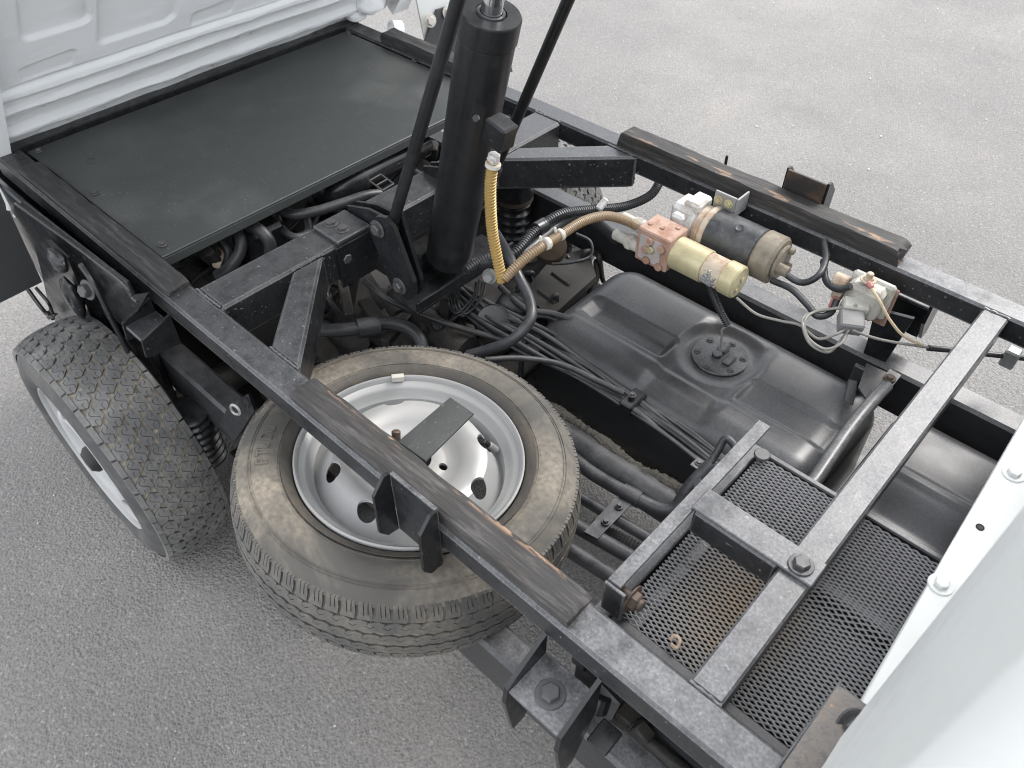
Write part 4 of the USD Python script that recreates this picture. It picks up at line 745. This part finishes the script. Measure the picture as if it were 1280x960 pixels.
# ------------------------------------------------------------------ wheels
def disc_wheel(o, d, flip=1):
    """steel wheel: outer face looks along d, rim flange plane at o"""
    prof = [(.150, -.118), (.1675, -.116), (.1705, -.110), (.1665, -.104), (.157, -.100), (.150, -.075), (.146, -.045), (.152, -.022), (.158, -.014), (.1665, -.010), (.1715, -.003), (.1715, .001), (.169, .003), (.166, .0005), (.1640, -.006), (.157, -.010), (.1530, -.014), (.1500, -.021), (.1440, -.027), (.1420, -.046), (0.1350, -0.0415), (0.1260, -0.0219), (0.1150, -0.0030), (0.1050, 0.0010), (0.0940, 0.0010), (0.0830, -0.0025), (0.0740, -0.0080), (0.0660, -0.0145), (0.0550, -0.0170), (0.0500, -0.0155), (0.0350, -0.0115), (0.0310, -0.0095), (0.0310, -0.0145), (0.0350, -0.0165), (0.0550, -0.0220), (0.0680, -0.0195), (0.0770, -0.0130), (0.0860, -0.0075), (0.0960, -0.0040), (0.1050, -0.0040), (0.1150, -0.0080), (0.1260, -0.0269), (.136, -.048), (.1432, -.052), (.1432, -.08), (.147, -.10), (.150, -.118)]
    prof = prof[::-1]
    cs = m3.CrossSection([A([(r, z) for r, z in prof])], m3.FillRule.EvenOdd)
    body = m3.Manifold.revolve(cs, 96)
    for k in range(8):
        a = k * math.pi / 4 + .29
        h = m3.Manifold.cylinder(.08, .0122, .0122, 24).scale((.9, 1.32, 1)).translate((.1155, 0, -.07)).rotate((0, 0, math.degrees(a)))
        body = body - h
    for k in range(4):
        a = k * math.pi / 2 + .58
        body = body - m3.Manifold.cylinder(.08, .0068, .0068, 20).translate((.050, 0, -.07)).rotate((0, 0, math.degrees(a)))
    m = tm(body); X, Y, D = basis(d); return xf(m, X, Y, D, o)
def tyre_profile(rb, rt, w, crown=.006, tread_half=.055, drop=.0):
    """closed outline (radius, axial) with the outer sidewall at axial ~0 and inner at -w"""
    m = -w / 2; pts = []
    side = [(rb - .003, -.022), (rb, -.012), (rb + .006, -.004), (rb + .018, .0035), (rb + .034, .006), (rb + .050, .0045), (rb + .063, -.001), (rt - .016, -.008), (rt - .0075, -.0135)]
    crownp = [(rt - crown * (abs(t) ** 2.2), m + t * tread_half) for t in np.linspace(1, -1, 21)]
    pts = side + crownp + [(r, -w - z) for r, z in side[::-1]]
    return pts
def wrap(polys, r_of_w, depth, h0=-.004):
    """polygons in (s, w) wrapped on a cylinder: returns mesh about z axis"""
    ms = []
    for p in polys:
        for g in getattr(p, 'geoms', [p]):
            if g.is_empty or g.area < 4e-6 or g.geom_type != 'Polygon': continue
            ms.append(trimesh.creation.extrude_polygon(g, 1.0, engine='earcut'))
    m = cat(*ms); v = m.vertices.copy(); s, w, t = v[:, 0], v[:, 1], v[:, 2]
    R = r_of_w(w) + np.where(t > .5, depth, h0)
    m.vertices = np.c_[R * np.cos(s / .262), R * np.sin(s / .262), w]; return m
def s_block_tread(rt, wmid, half):
    n = 44; L = 2 * math.pi * .262 / n; rows = [-.048, -.024, 0, .024, .048]; polys = []
    for k, w0 in enumerate(rows):
        for i in range(n):
            s0 = (i + (.5 if k % 2 else 0)) * L
            hx = Polygon([(-.52 * L, .001), (-.33 * L, .0128), (.20 * L, .0128), (.52 * L, -.001), (.33 * L, -.0128), (-.20 * L, -.0128)]).buffer(-.0009).buffer(.0004)
            sp_ = LineString([(-.34 * L, -.0045), (-.16 * L, -.0065), (-.06 * L, -.002), (.0, .0015), (.08 * L, .0055), (.24 * L, .006), (.32 * L, .002)]).buffer(.0005, resolution=2)
            s2 = LineString([(-.5 * L, .004), (-.22 * L, .005), (-.16 * L, .001)]).buffer(.0004, resolution=2); s3 = LineString([(.5 * L, -.004), (.22 * L, -.005), (.16 * L, -.001)]).buffer(.0004, resolution=2)
            b = hx.difference(sp_).difference(s2).difference(s3).simplify(.0002)
            polys.append(affinity.translate(b, s0, w0))
    # shoulder lugs
    for sg in (-1, 1):
        for i in range(n):
            s0 = (i + .25) * L; b = Polygon([(-.46 * L, sg * .0612), (.46 * L, sg * .0612), (.45 * L, sg * .070), (-.42 * L, sg * .070)]); polys.append(affinity.translate(b, s0, 0))
    crown = lambda w: rt - .0060 - .011 * np.abs(w / .066) ** 2.6
    m = wrap(polys, crown, .0060); m.apply_translation((0, 0, wmid)); return m
WZ = .2673
def road_wheel(o, d, label):
    w = .150; X, Y, D = basis(d)
    wh = part(TR, 'road_wheel', lathe(tyre_profile(.168, WZ - .0075, w, .012, .058), 120, o, d), 'sidewall', label=label, smooth=45)
    S(wh, 'tread', xf(s_block_tread(WZ, -w / 2, .06), X, Y, D, o), 'tread')
    S(wh, 'tread_groove', lathe([(WZ - .0050 - .0105 * abs(t) ** 2.6, -w / 2 + t * .062) for t in np.linspace(1, -1, 17)], 120, o, d), 'treadbase', smooth=60)
    S(wh, 'rim', disc_wheel(A(o) - D * .004, d), 'silver', smooth=35)
    for k in range(4):
        a = k * math.pi / 2 + .35; c = A(o) - D * .027 + .05 * (math.cos(a) * X + math.sin(a) * Y); S(wh, 'wheel_nut', hexbolt(c, D, .010, .014, False), 'bracketsteel')
    S(wh, 'hub_cap', lathe([(0, .0), (.02, -.002), (.029, -.012), (.031, -.045)], 28, A(o) + D * .008, d), 'grime', smooth=40)
    return wh
road_wheel((-1.296, .1556, WZ), (0, -1, 0), 'road wheel with deep block tread beside the mud flap')
road_wheel((-1.296, 1.5014, WZ), (0, 1, 0), 'far road wheel seen through the frame')

# ------------------------------------------------------------------ spare wheel: a thing of its own, hung under the near rail
sn = A((.04, .094, 1.0)); sn /= np.linalg.norm(sn); so_ = A((-.621, .450, .595))
SPW = thing('spare_wheel', 'dusty spare wheel with silver steel rim lying flat under the near frame rail', 'spare wheel', so_)
wsp = .150; RT = .2645
sx, sy, sd = basis(sn)
prof = tyre_profile(.1735, RT - .002, wsp, .010, .060)
def spare_tyre():
    m = lathe(prof, 180, so_, sn)
    q = m.vertices - so_; ax = q @ sn; rad = np.linalg.norm(q - ax[:, None] * sn, axis=1)
    return m
ty = part(SPW, 'tyre', spare_tyre(), 'sparewall', smooth=50)
rings = cat(*[tube(A([so_ + r * (math.cos(t) * sx + math.sin(t) * sy) + sn * z for t in np.linspace(0, 2 * np.pi, 160)]), rr, 6, raw=True) for r, z, rr in ((.1925, .0040, .0008), (.2300, .0026, .0006), (.2340, .0012, .0006))])
part(ty, 'sidewall_ring', rings, 'sparewall', smooth=60)
part(ty, 'bead', lathe([(.1720, -.010), (.1745, -.0035), (.1790, .0015), (.1840, .0042), (.1880, .0057), (.1882, .0048)], 120, so_, sn), 'sparewet', smooth=60, label='darker rubber ring around the rim')
def spare_tread():
    polys = []; n = 72; L = 2 * math.pi * .262 / n
    for sg in (-1, 1):
        for i in range(n):
            s0 = i * L; b = Polygon([(-.43 * L, sg * .040), (.43 * L, sg * .040), (.47 * L, sg * .052), (.38 * L, sg * .0645), (-.40 * L, sg * .0645), (-.34 * L, sg * .052)])
            b = b.difference(LineString([(-.1 * L, sg * .066), (-.02 * L, sg * .048)]).buffer(.0006)).difference(LineString([(.18 * L, sg * .066), (.22 * L, sg * .050)]).buffer(.0006))
            polys.append(affinity.translate(b, s0, 0))
    for w0 in (-.027, 0, .027):
        for i in range(n):
            s0 = (i + .3 * (w0 != 0)) * L; z = .0022
            b = Polygon([(-.5 * L, -.0105 + z), (0, -.0105 - z), (.5 * L, -.0105 + z), (.5 * L, .0105 + z), (0, .0105 - z), (-.5 * L, .0105 + z)])
            b = b.difference(LineString([(-.2 * L, .002), (.05 * L, -.002), (.28 * L, .003)]).buffer(.0006)).difference(LineString([(.02 * L, .012), (-.12 * L, .006)]).buffer(.0006))
            polys.append(affinity.translate(b, s0, w0))
    m = wrap(polys, lambda w: RT - .004 - .0105 * np.abs(w / .0645) ** 2.4, .0048, -.005); m.apply_translation((0, 0, -wsp / 2)); return m
part(ty, 'tread', xf(spare_tread(), sx, sy, sd, so_), 'sparetread')
part(SPW, 'rim', disc_wheel(so_ - sn * .003, sn), 'silver', smooth=35, label='silver steel rim with eight oval holes')
# inflation valve, balance weight
vd = (A((-0.556,0.569,0.575)) - so_); vd -= sn * (vd @ sn); vd /= np.linalg.norm(vd); vp = so_ + vd * .137 - sn * .032
vv = part(SPW, 'valve', cyl(vp, vp + sn * .016 - vd * .014, .0062, 14), 'greyplug', smooth=40); part(vv, 'cap', cyl(vp + sn * .016 - vd * .014, vp + sn * .027 - vd * .024, .0052, 14), 'gloss', smooth=40)
wd = (A((-0.739,0.532,0.600)) - so_); wd -= sn * (wd @ sn); wd /= np.linalg.norm(wd); tdv = np.cross(sn, wd)
part(SPW, 'balance_weight', hull([so_ + wd * r + tdv * t + sn * z for r in (.160, .169) for t in (-.010, .010) for z in (-.006, .0035)]), 'tie')
# raised sidewall lettering
def arc_text(txt, ang, r, h, direction=1):
    out = []
    for k, ch in enumerate(txt):
        if ch == ' ': continue
        g = meshkit.text_mesh(ch, h, .0042); g.apply_translation(-g.bounds.mean(0)); a = ang - direction * k * h * .95 / r
        rd = math.cos(a) * sx + math.sin(a) * sy; td = np.cross(sn, rd)
        out.append(xf(g, -td * direction, rd * direction, sn, so_ + rd * r + sn * .0055))
    return cat(*out)
def ang_of(p):
    q = A(p) - so_; return math.atan2(q @ sy, q @ sx)
part(ty, 'raised_lettering', arc_text('ETUDU', ang_of((-0.748,0.276,0.600)), .2135, .017), 'sparewall')

# ------------------------------------------------------------------ tipped bed
th_ = math.radians(52); T_ = A((math.cos(th_), 0, math.sin(th_))); N_ = A((math.sin(th_), 0, -math.cos(th_))); O_ = A((-1.79, 0, .676))
def bed(s, y, n): return O_ + T_ * s + N_ * n + A((0, 1., 0)) * y
def sd_poly(Sg, Yg, poly):
    """signed distance, negative inside"""
    P_ = Polygon(poly); b = A(P_.exterior.coords); q = np.stack([Sg.ravel(), Yg.ravel()], 1); d = np.full(len(q), 9.)
    for i in range(len(b) - 1):
        e = b[i + 1] - b[i]; t = np.clip(((q - b[i]) @ e) / (e @ e), 0, 1); d = np.minimum(d, np.linalg.norm(q - b[i] - t[:, None] * e, axis=1))
    import shapely
    ins = shapely.contains_xy(P_, q[:, 0], q[:, 1]); return np.where(ins, -d, d).reshape(Sg.shape)
def pan():
    s = np.r_[np.linspace(-.006, .50, 250), np.linspace(.51, 1.92, 60)]; y = np.r_[np.linspace(.385, 1.12, 240), np.linspace(1.125, 1.42, 60)]
    Sg, Yg = np.meshgrid(s, y, indexing='ij'); H = np.zeros_like(Sg)
    rnd = lambda pl, r: list(Polygon(pl).buffer(-r).buffer(r).exterior.coords)
    shapes = []
    for k in range(3):
        o = k * .36
        shapes += [(rnd([(.318, .444 + o), (.62, .444 + o), (.62, .574 + o), (.318, .574 + o)], .02), -.009), (rnd([(.240, .586 + o), (.62, .586 + o), (.62, .762 + o), (.300, .762 + o), (.256, .755 + o), (.240, .735 + o)], .02), -.008),
                   (rnd([(.203, .432 + o), (.246, .432 + o), (.256, .545 + o), (.205, .535 + o)], .012), -.004)]
    for poly, dep in shapes: H += dep * (1 - sstep(-.006, .003, sd_poly(Sg, Yg, poly)))
    H += -.003 * np.exp(-((Sg - .192) / .0025) ** 2)
    sc = np.interp(Sg, [-.006, 0, .034, .040, .052, .066, .078, .100, .110, .122, .136, .150, .160, .176, .186, .192, .2], [.0, .0, .001, .004, .015, .017, .004, .000, .002, .012, .0155, .006, .005, .013, .010, .0, .0])
    H += np.where(Sg < .2, sc, 0)
    H += .008 * (meshkit.fbm(np.stack([Sg * 26, Yg * 8, 0 * Sg], -1), 4, 9) - .5) * np.where(Sg < .2, 1.3, .22)
    V = O_ + T_ * Sg[..., None] + N_ * H[..., None] + A((0, 1., 0)) * Yg[..., None]
    m = grid(s, y, V); return m
bd = P('bed', cat(bx((0, 0, 0), (1, 1, 1))) if 0 else cat(*[hull([bed(s, y, n) for s in a for y in b for n in c]) for a, b, c in (((-.0, 1.94), (.13, 1.53), (-.055, -.022)), ((-.0, 1.94), (.13, .16), (-.35, -.056)), ((-.0, 1.94), (1.50, 1.53), (-.35, -.056)), ((1.91, 1.94), (.161, 1.499), (-.35, -.056)))]), 'white', label='white cargo bed tipped up on its hinge')
S(bd, 'floor_underside', pan(), 'underbed', smooth=60, label='silver-grey pressed underside of the bed floor')
for b in ((.325, .383), (1.425, 1.48)): S(bd, 'side_sill', hull([bed(s, y, n) for s in (.0, 1.9) for y in b for n in (-.021, .028)]), 'underbed')
S(bd, 'corner_seam', cat(lump(bed(.07, 1.33, .01), (.035, .045, .03), 3), lump(bed(.09, 1.40, .0), (.05, .05, .03), 5), lump(bed(.03, 1.30, .005), (.03, .03, .02), 8)), 'underbed', smooth=50)
S(bd, 'corner_lug', lathe([(.020, 0), (.026, .002), (.026, .03), (.020, .032)], 20, A((-1.689,1.348,0.660)), (.3, .9, -.2)), 'underbed', smooth=40)
for s, y in ((.105, .47), (.02, .52), (.018, .60), (.105, .93), (.02, .80), (.02, .88), (.10, .97)):
    S(bd, 'rivet', lathe([(0, .003), (.003, .0025), (.0045, 0)], 12, bed(s, y, .001), N_), 'white', smooth=40)
# mud flaps
f1 = P('mud_flap', hull([(x, y, z) for x in (-1.753, -1.748) for y, z in ((.318, .382), (.330, .64), (.12, .64), (.11, .376))]), 'rubberflap', label='black rubber mud flap nearest the block-tread wheel')
S(f1, 'edge_trim', tube([(-1.745,0.335,0.624), (-1.745,0.333,0.605), (-1.745,0.332,0.585), (-1.745,0.328,0.571)], .0065, 8), 'white', smooth=60)
S(f1, 'edge_trim', bar((-1.745,0.332,0.559), (-1.745,0.335,0.550), .010, .012), 'white')
S(f1, 'edge_trim', tube([(-1.500,0.333,0.523), (-1.500,0.335,0.512), (-1.500,0.335,0.495)], .004, 8), 'white', smooth=60)
f2 = P('mud_flap', plate([(-1.700,1.475,0.593), (-1.700,1.525,0.662), (-1.700,1.608,0.657), (-1.700,1.764,0.624), (-1.700,1.835,0.383), (-1.700,1.482,0.535)], .006, (1, 0, 0)), 'rubberflap', label='black rubber mud flap on the far side')
fw = S(f2, 'mounting_panel', plate([(-1.710,1.462,0.714), (-1.710,1.485,0.570), (-1.710,1.515,0.623), (-1.710,1.625,0.628), (-1.710,1.845,0.614)], .006, (1, 0, 0)), 'white')
for u in ((-1.690,1.492,0.644), (-1.690,1.560,0.648)): S(f2, 'bolt', hexbolt(u, (1, -.2, .2), .012, .008), 'tie')

# ------------------------------------------------------------------ cab back
def rounded_prism(x0, x1, y0, y1, z0, z1, r):
    P_ = sbox(x0 + r, y0 + r, x1 - r, y1 - r).buffer(r, resolution=10); a = A(P_.exterior.coords)[:-1]; I = A(P_.buffer(-.02).exterior.coords)[:-1]
    return hull([(*t, z) for z in (z0 + .02, z1 - .02) for t in a] + [(*t, z) for z in (z0, z1) for t in I])
cab = P('cab', rounded_prism(.092, 1.25, .135, 1.525, .48, 1.86, .05), 'white', smooth=40, label='white back of the cab at the picture edge')
S(cab, 'rear_pillar', rounded_prism(.036, .20, .135, .460, .735, 1.80, .045), 'white', smooth=50)
S(cab, 'corner_panel', rounded_prism(.031, .14, .125, .315, .742, 1.79, .022), 'white', smooth=50)
fl_ = S(cab, 'rear_flange', cat(plate([(.022, 1.10, .702), (.030, .73, .702), (.0385, .49, .702), (.0395, .44, .702), (.10, .44, .702), (.10, 1.50, .702), (.014, 1.50, .702)], .004, (0, 0, 1)), bar((.0225, 1.10, .690), (.039, .46, .690), .003, .022)), 'white')
for p in ((.0465, .901, .704), (.0425, .679, .704)): S(cab, 'bolt', cat(hexbolt(p, (0, 0, 1), .0085, .007, False), lathe([(0, .002), (.014, .002), (.0145, .0)], 24, p)), 'white', smooth=30)
S(cab, 'hole', cyl((.046, .789, .7035), (.046, .789, .7048), .005, 16), 'grime')
P('hinge_plate', plate([(0.011,0.488,0.706), (0.048,0.491,0.700), (0.064,0.424,0.700), (0.008,0.369,0.700)], .004, (0.1, 0.05, 1)), 'baresteel', label='scuffed bare steel bracket by the cab with rust specks')
S('/World/dump_truck/hinge_plate', 'flange', bar((0.012,0.498,0.690), (0.007,0.376,0.680), .003, .03), 'frame')
S('/World/dump_truck/hinge_plate', 'bolt', cat(hexbolt((0.041,0.463,0.704), (.6, -.5, .6), .012, .01)), 'bolt')
